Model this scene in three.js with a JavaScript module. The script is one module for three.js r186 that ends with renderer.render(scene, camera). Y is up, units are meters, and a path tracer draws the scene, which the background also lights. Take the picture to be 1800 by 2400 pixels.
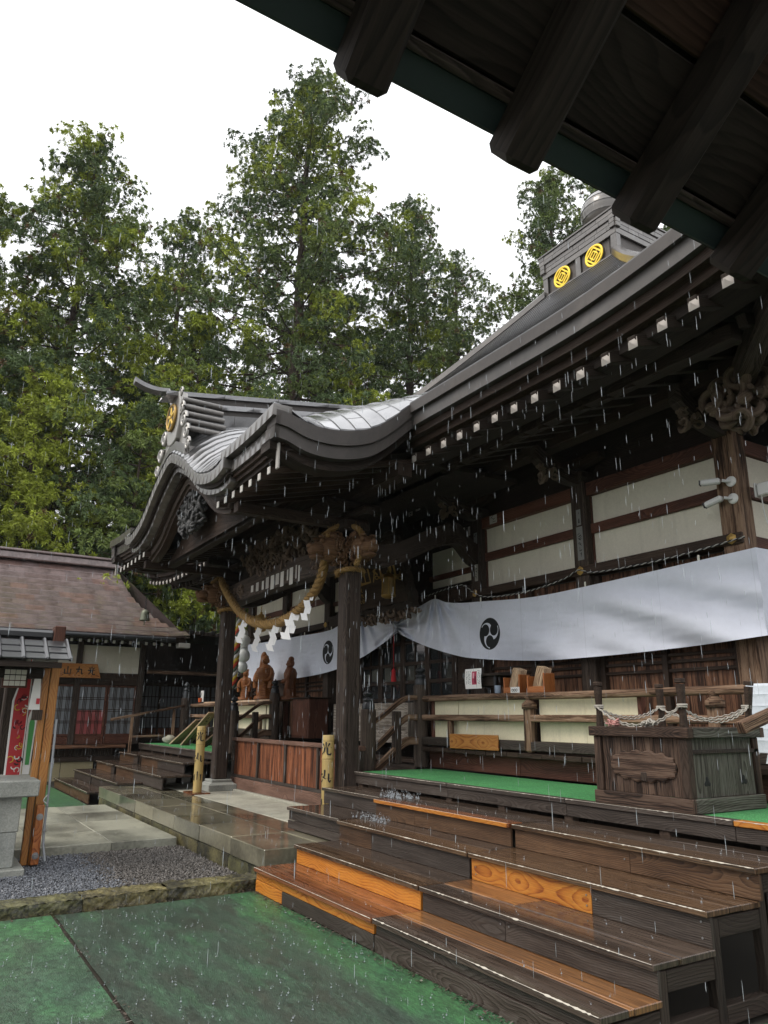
import * as THREE from 'three';
import { mergeGeometries } from 'three/addons/utils/BufferGeometryUtils.js';

// ---------- camera, sky, sun, exposure ----------
const scene = new THREE.Scene();
const camera = new THREE.PerspectiveCamera(69.4, 768 / 1024, 0.05, 400);
{
  const f = new THREE.Vector3(-0.818996, 0.266565, -0.508123), r = new THREE.Vector3(0.528503, 0.00559, -0.848913), u = new THREE.Vector3(0.22345, 0.963801, 0.145459);
  camera.position.set(0, 1.55, 0);
  camera.quaternion.setFromRotationMatrix(new THREE.Matrix4().makeBasis(r, u, f.negate()));
}
const renderer = new THREE.WebGLRenderer({ antialias: true });
renderer.setSize(768, 1024);
renderer.toneMapping = THREE.LinearToneMapping;
renderer.toneMappingExposure = 2.05;
renderer.shadowMap.enabled = true;
{ // overcast sky: brightest overhead, a little dimmer towards the horizon
  const w = 64, h = 32, d = new Float32Array(w * h * 4);
  for (let j = 0; j < h; j++) for (let i = 0; i < w; i++) {
    const el = (j + .5) / h * Math.PI - Math.PI / 2, s = Math.max(0, Math.sin(el)), v = 0.82 * (0.72 + 0.42 * s), k = (j * w + i) * 4;
    d[k] = v * .99; d[k + 1] = v; d[k + 2] = v * 1.025; d[k + 3] = 1;
  }
  const t = new THREE.DataTexture(d, w, h, THREE.RGBAFormat, THREE.FloatType);
  t.mapping = THREE.EquirectangularReflectionMapping; t.magFilter = THREE.LinearFilter; t.needsUpdate = true;
  scene.background = t; scene.environment = t;
}
const sun = new THREE.DirectionalLight(0xfff6ea, 1.0);
sun.position.set(-14, 40, 26); sun.target.position.set(-10, 0, -5);
sun.castShadow = true; sun.shadow.radius = 45; sun.shadow.mapSize.set(2048, 2048);
Object.assign(sun.shadow.camera, { left: -30, right: 30, top: 30, bottom: -30, near: 1, far: 120 });
scene.add(sun, sun.target);
scene.fog = new THREE.FogExp2(0xdfe6e6, 0.0003);

// ---------- random, noise, textures ----------
let SEED = 7;
const rnd = () => { SEED |= 0; SEED = SEED + 0x6D2B79F5 | 0; let t = Math.imul(SEED ^ SEED >>> 15, 1 | SEED); t = t + Math.imul(t ^ t >>> 7, 61 | t) ^ t; return ((t ^ t >>> 14) >>> 0) / 4294967296; };
const rr = (a, b) => a + (b - a) * rnd();
const pick = a => a[Math.floor(rnd() * a.length)];
const clamp = (x, a = 0, b = 1) => Math.min(b, Math.max(a, x));
const lerp = (a, b, t) => a + (b - a) * t;
const sstep = (a, b, x) => { const t = clamp((x - a) / (b - a)); return t * t * (3 - 2 * t); };
const tab = (T, x) => { if (x <= T[0][0]) return T[0][1]; for (let i = 1; i < T.length; i++) if (x <= T[i][0]) { const [a, b] = T[i - 1], [c, d] = T[i]; return b + (d - b) * (x - a) / (c - a); } return T[T.length - 1][1]; };
const smoothTab = (T, x) => { // Catmull-Rom through the table
  let i = 0; while (i < T.length - 2 && x > T[i + 1][0]) i++;
  const p1 = T[i], p2 = T[i + 1], p0 = T[i - 1] || p1, p3 = T[i + 2] || p2, t = clamp((x - p1[0]) / (p2[0] - p1[0])), h = p2[0] - p1[0];
  const m1 = (p2[1] - p0[1]) / (p2[0] - p0[0]) * h, m2 = (p3[1] - p1[1]) / (p3[0] - p1[0]) * h, t2 = t * t, t3 = t2 * t;
  return (2 * t3 - 3 * t2 + 1) * p1[1] + (t3 - 2 * t2 + t) * m1 + (-2 * t3 + 3 * t2) * p2[1] + (t3 - t2) * m2;
};
const hash = (x, y, s) => { let h = Math.imul(x, 374761393) + Math.imul(y, 668265263) + Math.imul(s, 1442695041) | 0; h = Math.imul(h ^ h >>> 13, 1274126177); return ((h ^ h >>> 16) >>> 0) / 4294967296; };
function vn(x, y, px, py, s) { // periodic value noise
  const x0 = Math.floor(x), y0 = Math.floor(y), m = (a, p) => ((a % p) + p) % p; let fx = x - x0, fy = y - y0;
  fx = fx * fx * (3 - 2 * fx); fy = fy * fy * (3 - 2 * fy);
  const a = hash(m(x0, px), m(y0, py), s), b = hash(m(x0 + 1, px), m(y0, py), s), c = hash(m(x0, px), m(y0 + 1, py), s), d = hash(m(x0 + 1, px), m(y0 + 1, py), s);
  return lerp(lerp(a, b, fx), lerp(c, d, fx), fy);
}
const fbm = (u, v, fx, fy, oct, s) => { let a = .5, r = 0, n = 0; for (let i = 0; i < oct; i++) { r += a * vn(u * fx, v * fy, fx, fy, s + i * 17); n += a; a *= .55; fx *= 2; fy *= 2; } return r / n; };
const srgb = x => { x = clamp(x); return 255 * (x <= .0031308 ? x * 12.92 : 1.055 * Math.pow(x, 1 / 2.4) - .055); };
function tex(w, h, fn, { color = true, repeat = [1, 1], mirror = false } = {}) {
  const d = new Uint8Array(w * h * 4), o = [0, 0, 0];
  for (let j = 0; j < h; j++) for (let i = 0; i < w; i++) {
    fn((i + .5) / w, (j + .5) / h, o); const k = (j * w + i) * 4;
    for (let c = 0; c < 3; c++) d[k + c] = color ? srgb(o[c]) : clamp(o[c]) * 255;
    d[k + 3] = 255;
  }
  const t = new THREE.DataTexture(d, w, h, THREE.RGBAFormat); t.magFilter = THREE.LinearFilter; t.minFilter = THREE.LinearMipmapLinearFilter; t.generateMipmaps = true; t.anisotropy = 8;
  t.wrapS = t.wrapT = mirror ? THREE.MirroredRepeatWrapping : THREE.RepeatWrapping; t.repeat.set(...repeat);
  if (color) t.colorSpace = THREE.SRGBColorSpace; t.needsUpdate = true; return t;
}
// wood: grain runs along u; a tile covers 2 m x 0.5 m
function woodTex(seed, lo, mid, hi, { rings = 22, wav = .16, wear = .25, knots = 2, coarse = .25 } = {}) {
  const kn = []; for (let i = 0; i < knots; i++) kn.push([hash(i, 3, seed), hash(i, 5, seed) * .8 + .1]);
  const g = (u, v) => {
    let d = .12 + wav * 2.2 * (fbm(u, 0.3, 3, 1, 3, seed) - .42), vv = v - .5 + .05 * (fbm(u, v, 4, 2, 2, seed + 5) - .5), bulge = 0;
    for (const [a, b] of kn) { const dx = (u - a) * 7, dy = (v - b) * 5, q = Math.exp(-(dx * dx + dy * dy) * 1.4); bulge += q * .11; }
    const r = Math.sqrt(vv * vv * .7 + d * d) + bulge + .012 * fbm(u, v, 9, 14, 3, seed + 9);
    const ph = r * rings * 2, fr = ph - Math.floor(ph), ring = Math.pow(fr, 1.7) * (1 - sstep(.9, 1, fr));
    const fib = fbm(u, v, 14, 150, 3, seed + 21), blot = lerp(fbm(u, v, 4, 5, 4, seed + 33), fbm(u, v, 5, 22, 4, seed + 35), coarse), fine = fbm(u, v, 40, 220, 2, seed + 40);
    return [ring, fib, blot, fine];
  };
  const cache = new Float32Array(1024 * 256 * 4); let k = 0;
  const map = tex(1024, 256, (u, v, o) => {
    const [ring, fib, blot, fine] = g(u, v); cache[k++] = ring; cache[k++] = fib; cache[k++] = blot; cache[k++] = fine;
    const t = clamp(.85 * (1 - ring) + wear * 1.6 * (fib - .5) + (.9 + 1.6 * coarse) * (blot - .5));
    for (let c = 0; c < 3; c++) { const b = t < .5 ? lerp(lo[c], mid[c], t * 2) : lerp(mid[c], hi[c], t * 2 - 1); o[c] = b * (.72 + .56 * fine); }
  }, { repeat: [.5, 2], mirror: true });
  k = 0;
  const bump = tex(1024, 256, (u, v, o) => { const ring = cache[k], fib = cache[k + 1], fine = cache[k + 3]; k += 4; o[0] = o[1] = o[2] = .5 + .32 * (.5 - ring) + .45 * (fib - .5) + .2 * (fine - .5); }, { color: false, repeat: [.5, 2], mirror: true });
  return { map, bump };
}
const C3 = (r, g, b) => new THREE.Color().setRGB(r, g, b);
const woodSets = {
  plain: woodTex(11, [.34, .30, .26], [.62, .58, .54], [1, .97, .93], { rings: 20, wear: .4 }),
  strong: woodTex(29, [.27, .21, .17], [.58, .5, .43], [1, .93, .86], { rings: 27, wear: .55, wav: .2, coarse: .5 }),
  streak: woodTex(83, [.1, .07, .05], [.5, .42, .36], [1, .95, .88], { rings: 30, wear: 1.0, wav: .08, knots: 1, coarse: 1 }),
  bright: woodTex(47, [.42, .22, .12], [.86, .72, .5], [1, .95, .8], { rings: 17, wear: .22, wav: .22, knots: 3 }),
  worn: woodTex(61, [.2, .17, .15], [.5, .46, .42], [1, .98, .95], { rings: 24, wear: .8, wav: .1, coarse: .7 }),
};
function wood(set, r, g, b, o = {}) {
  const s = woodSets[set];
  return new THREE.MeshPhysicalMaterial({ map: s.map, bumpMap: s.bump, bumpScale: o.bump ?? .004, color: C3(r, g, b), roughness: o.rough ?? .75, clearcoat: o.wet ?? 0, specularIntensity: o.spec ?? .6, clearcoatRoughness: o.wetRough ?? .15, side: THREE.DoubleSide });
}
const many = (n, f) => Array.from({ length: n }, (_, i) => f(i, .82 + .36 * ((i * .618) % 1)));
const W = {
  dark: many(3, (i, k) => wood('plain', .042 * k, .03 * k, .023 * k)),
  beam: many(3, (i, k) => wood('strong', .056 * k, .038 * k, .028 * k, { rough: .7 })),
  post: [wood('worn', .066, .049, .04), wood('worn', .084, .063, .05)],
  red: many(2, (i, k) => wood('plain', .15 * k, .062 * k, .04 * k, { rough: .65 })),
  board: many(4, (i, k) => wood('streak', .21 * k, .108 * k, .064 * k, { rough: .65 })),
  rail: many(3, (i, k) => wood('streak', .29 * k, .195 * k, .135 * k, { rough: .75, bump: .007 })),
  fence: many(4, (i, k) => wood('streak', .27 * k, .1 * k, .047 * k, { rough: .6, bump: .006 })),
  fenceRail: [wood('plain', .22, .13, .1, { rough: .6 })],
  riserDark: many(3, (i, k) => wood('strong', .075 * k, .064 * k, .058 * k, { rough: .6, wet: .1, wetRough: .35 })),
  riserBrown: many(3, (i, k) => wood('strong', .13 * k, .076 * k, .042 * k, { rough: .6, wet: .1, wetRough: .35 })),
  riserOrange: many(2, (i, k) => wood('bright', .55 * k, .23 * k, .04 * k, { rough: .5, wet: .3, wetRough: .3, bump: .003 })),
  treadDark: many(3, (i, k) => wood('worn', .092 * k, .066 * k, .05 * k, { rough: .6, spec: .3, wet: .75, wetRough: .07, bump: .0016 })),
  treadBrown: many(3, (i, k) => wood('worn', .125 * k, .074 * k, .04 * k, { rough: .6, spec: .3, wet: .75, wetRough: .07, bump: .0016 })),
  treadOrange: many(2, (i, k) => wood('worn', .33 * k, .155 * k, .055 * k, { rough: .45, wet: .9, wetRough: .12, bump: .002 })),
  treadRed: many(2, (i, k) => wood('worn', .27 * k, .1 * k, .04 * k, { rough: .55, spec: .3, wet: .8, wetRough: .07, bump: .0016 })),
  lumber: [wood('bright', .42, .2, .06, { rough: .5, wet: .3, wetRough: .35, bump: .002 }), wood('bright', .42, .16, .055, { rough: .5, wet: .3, wetRough: .35, bump: .002 })],
  pale: [wood('strong', .62, .5, .36, { rough: .8 }), wood('plain', .62, .47, .33, { rough: .8 })],
  box: many(2, (i, k) => wood('streak', .11 * k, .073 * k, .055 * k, { rough: .75, bump: .003 })),
  boxGrey: [wood('worn', .11, .108, .09, { rough: .75 })],
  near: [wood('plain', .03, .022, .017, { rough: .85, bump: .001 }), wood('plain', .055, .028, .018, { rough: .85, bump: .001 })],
  carve: [wood('plain', .2, .15, .115, { rough: .8 })],
};
const std = (r, g, b, rough = .8, o = {}) => new THREE.MeshStandardMaterial({ color: C3(r, g, b), roughness: rough, side: THREE.DoubleSide, ...o });
const phys = (r, g, b, rough = .8, o = {}) => new THREE.MeshPhysicalMaterial({ color: C3(r, g, b), roughness: rough, side: THREE.DoubleSide, ...o });

// ---------- geometry ----------
function uvBox(g, grain, s = [0, 0]) { // uv in metres, grain along u
  const p = g.attributes.position, n = g.attributes.normal, uv = new Float32Array(p.count * 2), ax = 'xyz'.indexOf(grain);
  for (let i = 0; i < p.count; i++) {
    const P = [p.getX(i), p.getY(i), p.getZ(i)], i3 = i - i % 3;
    const N = [0, 1, 2].map(c => Math.abs(n.array[i3 * 3 + c] + n.array[i3 * 3 + 3 + c] + n.array[i3 * 3 + 6 + c]));
    const d = N[0] > N[1] && N[0] > N[2] ? 0 : N[1] > N[2] ? 1 : 2;
    let a, b; if (d === ax) { a = (ax + 1) % 3; b = (ax + 2) % 3; } else { a = ax; b = 3 - ax - d; }
    uv[i * 2] = P[a] + s[0]; uv[i * 2 + 1] = P[b] + s[1];
  }
  g.setAttribute('uv', new THREE.BufferAttribute(uv, 2)); return g;
}
function cbox(w, h, d, b = .004, grain = 'x', off) { // chamfered box, 44 triangles
  b = Math.min(b, w * .3, h * .3, d * .3); const H = [w / 2, h / 2, d / 2], pos = [];
  const V = (sx, sy, sz, a) => [sx * (H[0] - (a === 0 ? 0 : b)), sy * (H[1] - (a === 1 ? 0 : b)), sz * (H[2] - (a === 2 ? 0 : b))];
  const tri = (A, B, C, n) => { const ux = B[0] - A[0], uy = B[1] - A[1], uz = B[2] - A[2], vx = C[0] - A[0], vy = C[1] - A[1], vz = C[2] - A[2]; const c = [uy * vz - uz * vy, uz * vx - ux * vz, ux * vy - uy * vx]; (c[0] * n[0] + c[1] * n[1] + c[2] * n[2] > 0) ? pos.push(...A, ...B, ...C) : pos.push(...A, ...C, ...B); };
  const quad = (A, B, C, D, n) => { tri(A, B, C, n); tri(A, C, D, n); };
  for (let a = 0; a < 3; a++) for (const s of [-1, 1]) { const m = (p, q) => { const S = [0, 0, 0]; S[a] = s; S[(a + 1) % 3] = p; S[(a + 2) % 3] = q; return V(...S, a); }; const n = [0, 0, 0]; n[a] = s; quad(m(-1, -1), m(1, -1), m(1, 1), m(-1, 1), n); }
  for (let a = 0; a < 3; a++) for (const p of [-1, 1]) for (const q of [-1, 1]) { const m = (t, f) => { const S = [0, 0, 0]; S[a] = t; S[(a + 1) % 3] = p; S[(a + 2) % 3] = q; return V(...S, f); }; const n = [0, 0, 0]; n[(a + 1) % 3] = p; n[(a + 2) % 3] = q; quad(m(-1, (a + 1) % 3), m(1, (a + 1) % 3), m(1, (a + 2) % 3), m(-1, (a + 2) % 3), n); }
  for (const x of [-1, 1]) for (const y of [-1, 1]) for (const z of [-1, 1]) tri(V(x, y, z, 0), V(x, y, z, 1), V(x, y, z, 2), [x, y, z]);
  const g = new THREE.BufferGeometry(); g.setAttribute('position', new THREE.Float32BufferAttribute(pos, 3)); g.computeVertexNormals();
  return uvBox(g, grain, off || [rr(0, 4), rr(0, 1)]);
}
const bx = (x0, x1, y0, y1, z0, z1, grain = 'x', b = .004) => cbox(Math.abs(x1 - x0), Math.abs(y1 - y0), Math.abs(z1 - z0), b, grain).translate((x0 + x1) / 2, (y0 + y1) / 2, (z0 + z1) / 2);
const v3 = (x, y, z) => new THREE.Vector3(x, y, z);
function beam(p, q, w, h, b = .005) { // box from p to q: w sideways, h upward
  const P = v3(...p), Q = v3(...q), d = Q.clone().sub(P), L = d.length(), X = d.normalize(), up = Math.abs(X.y) > .95 ? v3(0, 0, 1) : v3(0, 1, 0);
  const Z = X.clone().cross(up).normalize(), Y = Z.clone().cross(X);
  return cbox(L, h, w, b).applyMatrix4(new THREE.Matrix4().makeBasis(X, Y, Z).setPosition(P.add(Q).multiplyScalar(.5)));
}
function sheet(fn, nu, nv, uvf) { // parametric surface, indexed, smooth
  const pos = [], uv = [], idx = [];
  for (let j = 0; j <= nv; j++) for (let i = 0; i <= nu; i++) { const p = fn(i / nu, j / nv); pos.push(...p); const t = uvf ? uvf(i / nu, j / nv, p) : [i / nu, j / nv]; uv.push(t[0], t[1]); }
  for (let j = 0; j < nv; j++) for (let i = 0; i < nu; i++) { const a = j * (nu + 1) + i, b = a + 1, c = a + nu + 1, d = c + 1; idx.push(a, b, d, a, d, c); }
  const g = new THREE.BufferGeometry(); g.setAttribute('position', new THREE.Float32BufferAttribute(pos, 3)); g.setAttribute('uv', new THREE.Float32BufferAttribute(uv, 2)); g.setIndex(idx); g.computeVertexNormals(); return g;
}
// solid strip: profile points (closed, local a/b) swept along stations given by place(i, a, b)
function sweep(profile, n, place, uvs = 1) {
  const m = profile.length, pos = [], uv = [], idx = []; let L = 0; const per = [0];
  for (let k = 0; k < m; k++) { const [a, b] = profile[k], [c, d] = profile[(k + 1) % m]; per.push(per[k] + Math.hypot(c - a, d - b)); }
  let prev = null;
  for (let i = 0; i <= n; i++) {
    const c0 = place(i / n, profile[0][0], profile[0][1]); if (prev) L += Math.hypot(c0[0] - prev[0], c0[1] - prev[1], c0[2] - prev[2]); prev = c0;
    for (let k = 0; k < m; k++) for (const e of [0, 1]) { const kk = (k + e) % m; pos.push(...place(i / n, profile[kk][0], profile[kk][1])); uv.push(L * uvs, per[k + e] * uvs); }
  }
  const row = m * 2;
  for (let i = 0; i < n; i++) for (let k = 0; k < m; k++) { const a = i * row + k * 2, b = a + 1, c = a + row, d = c + 1; idx.push(a, b, d, a, d, c); }
  for (const e of [0, n]) for (let k = 1; k < m - 1; k++) idx.push(e * row, e * row + k * 2, e * row + (k + 1) * 2);
  const g = new THREE.BufferGeometry(); g.setAttribute('position', new THREE.Float32BufferAttribute(pos, 3)); g.setAttribute('uv', new THREE.Float32BufferAttribute(uv, 2)); g.setIndex(idx); g.computeVertexNormals(); return g;
}
const rect = (a0, a1, b0, b1) => [[a0, b0], [a1, b0], [a1, b1], [a0, b1]];
const tube = (pts, r, seg = 32, rad = 6) => new THREE.TubeGeometry(new THREE.CatmullRomCurve3(pts.map(p => v3(...p))), seg, r, rad);
const lathe = (prof, n = 16) => new THREE.LatheGeometry(prof.map(([r, y]) => new THREE.Vector2(Math.max(r, .0001), y)), n);
const latheW = (prof, n = 16) => { const g = lathe(prof, n), p = g.attributes.position, u = g.attributes.uv; for (let i = 0; i < p.count; i++) u.setXY(i, p.getY(i) + .7, u.getX(i) * .6); return g; };
const flat = g => { const o = g.index ? g.toNonIndexed() : g; for (const k of Object.keys(o.attributes)) if (!['position', 'normal', 'uv'].includes(k)) o.deleteAttribute(k); return o; };
const flatN = g => { const o = flat(g); o.computeVertexNormals(); return o; };
const merge = a => mergeGeometries(a.map(flat));
const blob = (x, y, z, a, b = a, c = a, n = 10) => new THREE.SphereGeometry(1, n, Math.max(5, n * .7 | 0)).scale(a, b, c).translate(x, y, z);

// ---------- objects ----------
const used = {};
const numbered = n => { const k = used[n] = (used[n] ?? -1) + 1; return k ? n + '_' + String(k).padStart(3, '0') : n; };
function mesh(name, g, m, parent) { const o = new THREE.Mesh(g, m); o.name = name; o.castShadow = o.receiveShadow = true; if (parent) parent.add(o); return o; }
function tag(o, label, category, group) { o.userData.label = label; o.userData.category = category; if (group) o.userData.group = group; return o; }
function thing(name, label, category, pos = [0, 0, 0], turn = 0, group) { const o = new THREE.Group(); o.name = numbered(name); o.position.set(...pos); o.rotation.y = turn; scene.add(o); return tag(o, label, category, group); }
function single(name, g, m, label, category, group) { const o = mesh(numbered(name), g, m, scene); return tag(o, label, category, group); }
function struct(name, g, m) { const o = mesh(numbered(name), g, m, scene); o.userData.kind = 'structure'; return o; }
function group(name, parent) { const o = new THREE.Group(); o.name = name; parent.add(o); return o; }
// ================= GROUND =================
const stoneNoise = (s, lo, hi, f = 5) => (u, v, o) => { const a = fbm(u, v, f, f, 5, s), b = fbm(u, v, 60, 60, 2, s + 3), t = clamp(a * 1.3 - .15 + (b - .5) * .5); for (let c = 0; c < 3; c++) o[c] = lerp(lo[c], hi[c], t); };
const soilTex = tex(512, 512, stoneNoise(5, [.02, .018, .013], [.07, .06, .045]), { repeat: [.3, .3] });
struct('ground', new THREE.PlaneGeometry(300, 300).rotateX(-Math.PI / 2).translate(-40, -.02, -20), new THREE.MeshStandardMaterial({ map: soilTex, color: C3(1, 1, 1), roughness: .9 }));
{ const g = struct('forest_floor', sheet((u, v) => [-21.5 - u * 90, .05 + 6 * u * u + .5 * fbm(u, v, 9, 9, 3, 4), 40 - v * 120], 40, 40, (u, v, p) => [p[0], p[2]]), new THREE.MeshStandardMaterial({ map: soilTex, color: C3(.7, .9, .5), roughness: 1 })); }

// green artificial turf mats, dirtied where people walk and water stands
const matTex = (x0, x1, z0, z1, seed, dirtAt) => { // map over the mat's own rectangle
  const col = (u, v) => { const x = lerp(x0, x1, u), z = lerp(z0, z1, v); const n = fbm(u, v, 6, 4, 5, seed), m = fbm(u, v, 22, 14, 3, seed + 2); return clamp(dirtAt(x, z) + (n - .5) * .6 + (m - .5) * .6); };
  const map = tex(1024, 640, (u, v, o) => { const d = col(u, v), f = (.35 + 1.3 * fbm(u, v, 330, 200, 2, seed + 7)) * (.6 + .8 * fbm(u, v, 60, 40, 3, seed + 8)), k = fbm(u, v, 18, 12, 3, seed + 12); const gr = [.02 + .018 * k, .085 + .05 * k, .036], di = [.04, .068, .047], br = [.036, .032, .024]; for (let c = 0; c < 3; c++) o[c] = f * lerp(lerp(gr[c], di[c], sstep(.15, .75, d)), br[c], .45 * sstep(.62, 1, d + (k - .5) * .8)); });
  const rough = tex(512, 320, (u, v, o) => { const d = col(u, v); o[0] = o[1] = o[2] = lerp(.75, .3, sstep(.25, .8, d)); }, { color: false });
  const bump = tex(512, 512, (u, v, o) => { o[0] = o[1] = o[2] = fbm(u, v, 170, 170, 2, 3); }, { color: false, repeat: [8, 5] });
  return new THREE.MeshPhysicalMaterial({ map, roughness: 1, roughnessMap: rough, bumpMap: bump, bumpScale: .006, clearcoat: .35, clearcoatRoughness: .28 });
};
function matGeo(x0, x1, z0, z1, y, rag = .012) {
  const e = (a, s) => rag * (fbm(a, .3, 40, 3, 3, s) - .5) * 3;
  return sheet((u, v) => { let x = lerp(x0, x1, u), z = lerp(z0, z1, v); if (v === 0) z += e(u, 3); if (v === 1) z += e(u, 5); if (u === 0) x += e(v, 7); return [x, y + .004 * (fbm(u, v, 9, 7, 3, 8) - .5), z]; }, 60, 40, (u, v) => [u, v]);
}
single('turf_mat', matGeo(-6.93, 1.5, -1.235, -2.93, .006, .004), matTex(-6.93, 1.5, -1.25, -2.93, 31, (x, z) => .66 - .6 * sstep(-2.4, -2.85, z) + .08 * sstep(-5.2, -6.4, x)), 'worn wet green turf mat at the foot of the wooden steps', 'turf mat');
single('turf_mat', matGeo(-6.93, 1.5, 3.2, -1.205, .012, .004), matTex(-6.93, 1.5, 3.2, -1.19, 77, (x, z) => .5), 'faded green turf mat with a straight edge in the left foreground', 'turf mat');
single('turf_mat', matGeo(-20.3, -14.2, -.3, -2.95, .006), matTex(-20.3, -14.2, -.3, -2.95, 55, (x, z) => .12), 'bright green turf mat in front of the hall with the lattice doors', 'turf mat');
single('turf_mat', matGeo(-2.7, 2.5, -2.95, -5.6, .02), matTex(-2.7, 2.5, -2.95, -5.6, 91, () => .15), 'green turf mat beside the right end of the wooden steps', 'turf mat');

// stone surfaces
const graniteMap = tex(512, 512, (u, v, o) => { const a = fbm(u, v, 5, 5, 5, 71), b = fbm(u, v, 120, 120, 2, 72), t = clamp(.25 + .7 * a + (b - .5) * .45); o[0] = lerp(.12, .44, t); o[1] = lerp(.125, .44, t); o[2] = lerp(.115, .40, t); }, { repeat: [.8, .8] });
const graniteBump = tex(512, 512, (u, v, o) => { o[0] = o[1] = o[2] = .5 + .5 * (fbm(u, v, 90, 90, 3, 73) - .5); }, { color: false, repeat: [.8, .8] });
const stoneMat = (r, g, b, rough = .7, wet = 0, wr = .12) => new THREE.MeshPhysicalMaterial({ map: graniteMap, bumpMap: graniteBump, bumpScale: .004, color: C3(r, g, b), roughness: rough, clearcoat: wet, clearcoatRoughness: wr });
const slabMap = tex(512, 512, (u, v, o) => { const a = fbm(u, v, 3, 8, 5, 171), b = fbm(u, v, 120, 120, 2, 172), c = fbm(u, v, 9, 5, 4, 173), t = clamp(.62 + 1.5 * (a - .5) + .8 * (c - .5) + (b - .5) * .5); o[0] = lerp(.07, .46, t); o[1] = lerp(.068, .46, t); o[2] = lerp(.055, .41, t); }, { repeat: [.31, .31] });
const mossMap = tex(512, 512, (u, v, o) => { const a = fbm(u, v, 6, 6, 5, 181), b = fbm(u, v, 70, 70, 3, 182), t = clamp(.45 + 1.7 * (a - .5) + 1.1 * (b - .5)); o[0] = lerp(.025, .2, t); o[1] = lerp(.024, .185, t); o[2] = lerp(.018, .11, t); }, { repeat: [1.1, 1.1] });
const slabMat = (r, g, b) => new THREE.MeshPhysicalMaterial({ map: slabMap, bumpMap: graniteBump, bumpScale: .003, color: C3(r, g, b), roughness: .5, clearcoat: .45, clearcoatRoughness: .3 });
const mossMat = (r, g, b) => new THREE.MeshPhysicalMaterial({ map: mossMap, bumpMap: graniteBump, bumpScale: .006, color: C3(r, g, b), roughness: .6, clearcoat: .3, clearcoatRoughness: .3 });
const wetMat = (r, g, b) => new THREE.MeshPhysicalMaterial({ map: slabMap, bumpMap: graniteBump, bumpScale: .0015, color: C3(r, g, b), roughness: .4, clearcoat: .9, clearcoatRoughness: .1 });
const S = {
  wetPave: [wetMat(.42, .39, .3), wetMat(.5, .46, .35), wetMat(.36, .34, .26)],
  slab: [slabMat(.7, .7, .63), slabMat(.8, .79, .7), slabMat(.62, .61, .54)],
  dry: [stoneMat(1.05, 1.02, .92, .85), stoneMat(1.15, 1.12, 1.0, .85)],
  mossy: [mossMat(.9, .86, .6), mossMat(1, .92, .62), mossMat(.75, .78, .55)],
  block: [stoneMat(.95, .96, .94, .8), stoneMat(.85, .87, .87, .8)],
};
function structGroup(name) { const o = new THREE.Group(); o.name = name; o.userData.kind = 'structure'; scene.add(o); return o; }
function rough(g, amp, f, s) { const p = g.attributes.position, n = g.attributes.normal; for (let i = 0; i < p.count; i++) { const x = p.getX(i), y = p.getY(i), z = p.getZ(i), k = amp * (vn((x + 2.7 * y) * f + 90, (z - .9 * y) * f + 90, 997, 997, s) - .5) * 2; p.setXYZ(i, x + n.getX(i) * k, y + n.getY(i) * k, z + n.getZ(i) * k); } g.computeVertexNormals(); return g; }
{ // stone landing below the porch
  const L = structGroup('stone_landing');
  let x = -7.1, i = 0;
  while (x > -14.5) { const x1 = Math.max(-14.55, x - rr(.9, 1.2)); mesh('stone_block', bx(x1 + .003, x - .003, .145, .32 + rr(-.003, .003), -3.7, -3.09 + rr(-.006, .006), 'x', .008), S.wetPave[i++ % 3], L); x = x1; }
  x = -7.1; while (x > -14.5) { const x1 = Math.max(-14.5, x - rr(.8, 1.3)); mesh('stone_block', bx(x1 + .004, x - .004, -.05, .14, -3.7, -3.105 + rr(-.008, .006), 'x', .01), S.mossy[i++ % 3], L); x = x1; }
  for (const [z0, z1] of [[-3.705, -4.08], [-4.085, -5.35]]) { x = -7.1; const dry = z1 < -4.2; while (x > -14.5) { const x1 = Math.max(-14.55, x - (dry ? rr(1.1, 1.4) : rr(.8, 1.1))); mesh('paving_slab', bx(x1 + .003, x - .003, .1, .322 + rr(-.003, .003), z1 + .003, z0 - .003, 'x', .006), dry ? S.dry[i++ % 2] : S.wetPave[i++ % 3], L); x = x1; } }
  mesh('stone_core', bx(-14.4, -7.12, -.1, .1, -5.3, -3.72), S.mossy[0], L);
}
{ // approach path of granite slabs
  const L = structGroup('approach_path'); let i = 0;
  for (let z = -3.06; z < 1.6; z += .78) for (let k = 0; k < 4; k++) { const a = -9.73 - k * 1.015, off = 0; mesh('paving_slab', bx(a - 1.012, a - .003, -.08, .1 + rr(-.003, .003), z + .003 + off, z + .777 + off, 'x', .007), S.slab[i++ % 3], L); }
}
{ // mossy kerb in front of the gravel
  const L = structGroup('kerb'); const joints = [-3.02, -2.15, -1.45, -.45, .3, 1.2, 2.1];
  for (let k = 0; k < 6; k++) { const g = new THREE.BoxGeometry(.3, .13, joints[k + 1] - joints[k] - .004, 16, 7, 60).translate(-7.13 + rr(-.008, .008), .025 + rr(-.006, .006), (joints[k] + joints[k + 1]) / 2); rough(g, .007, 9, 5 + k); rough(g, .009, 38, 15 + k); mesh('kerb_stone', uvBox(flat(g), 'z', [k, k * .3]), S.mossy[k % 3], L); }
}
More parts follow.
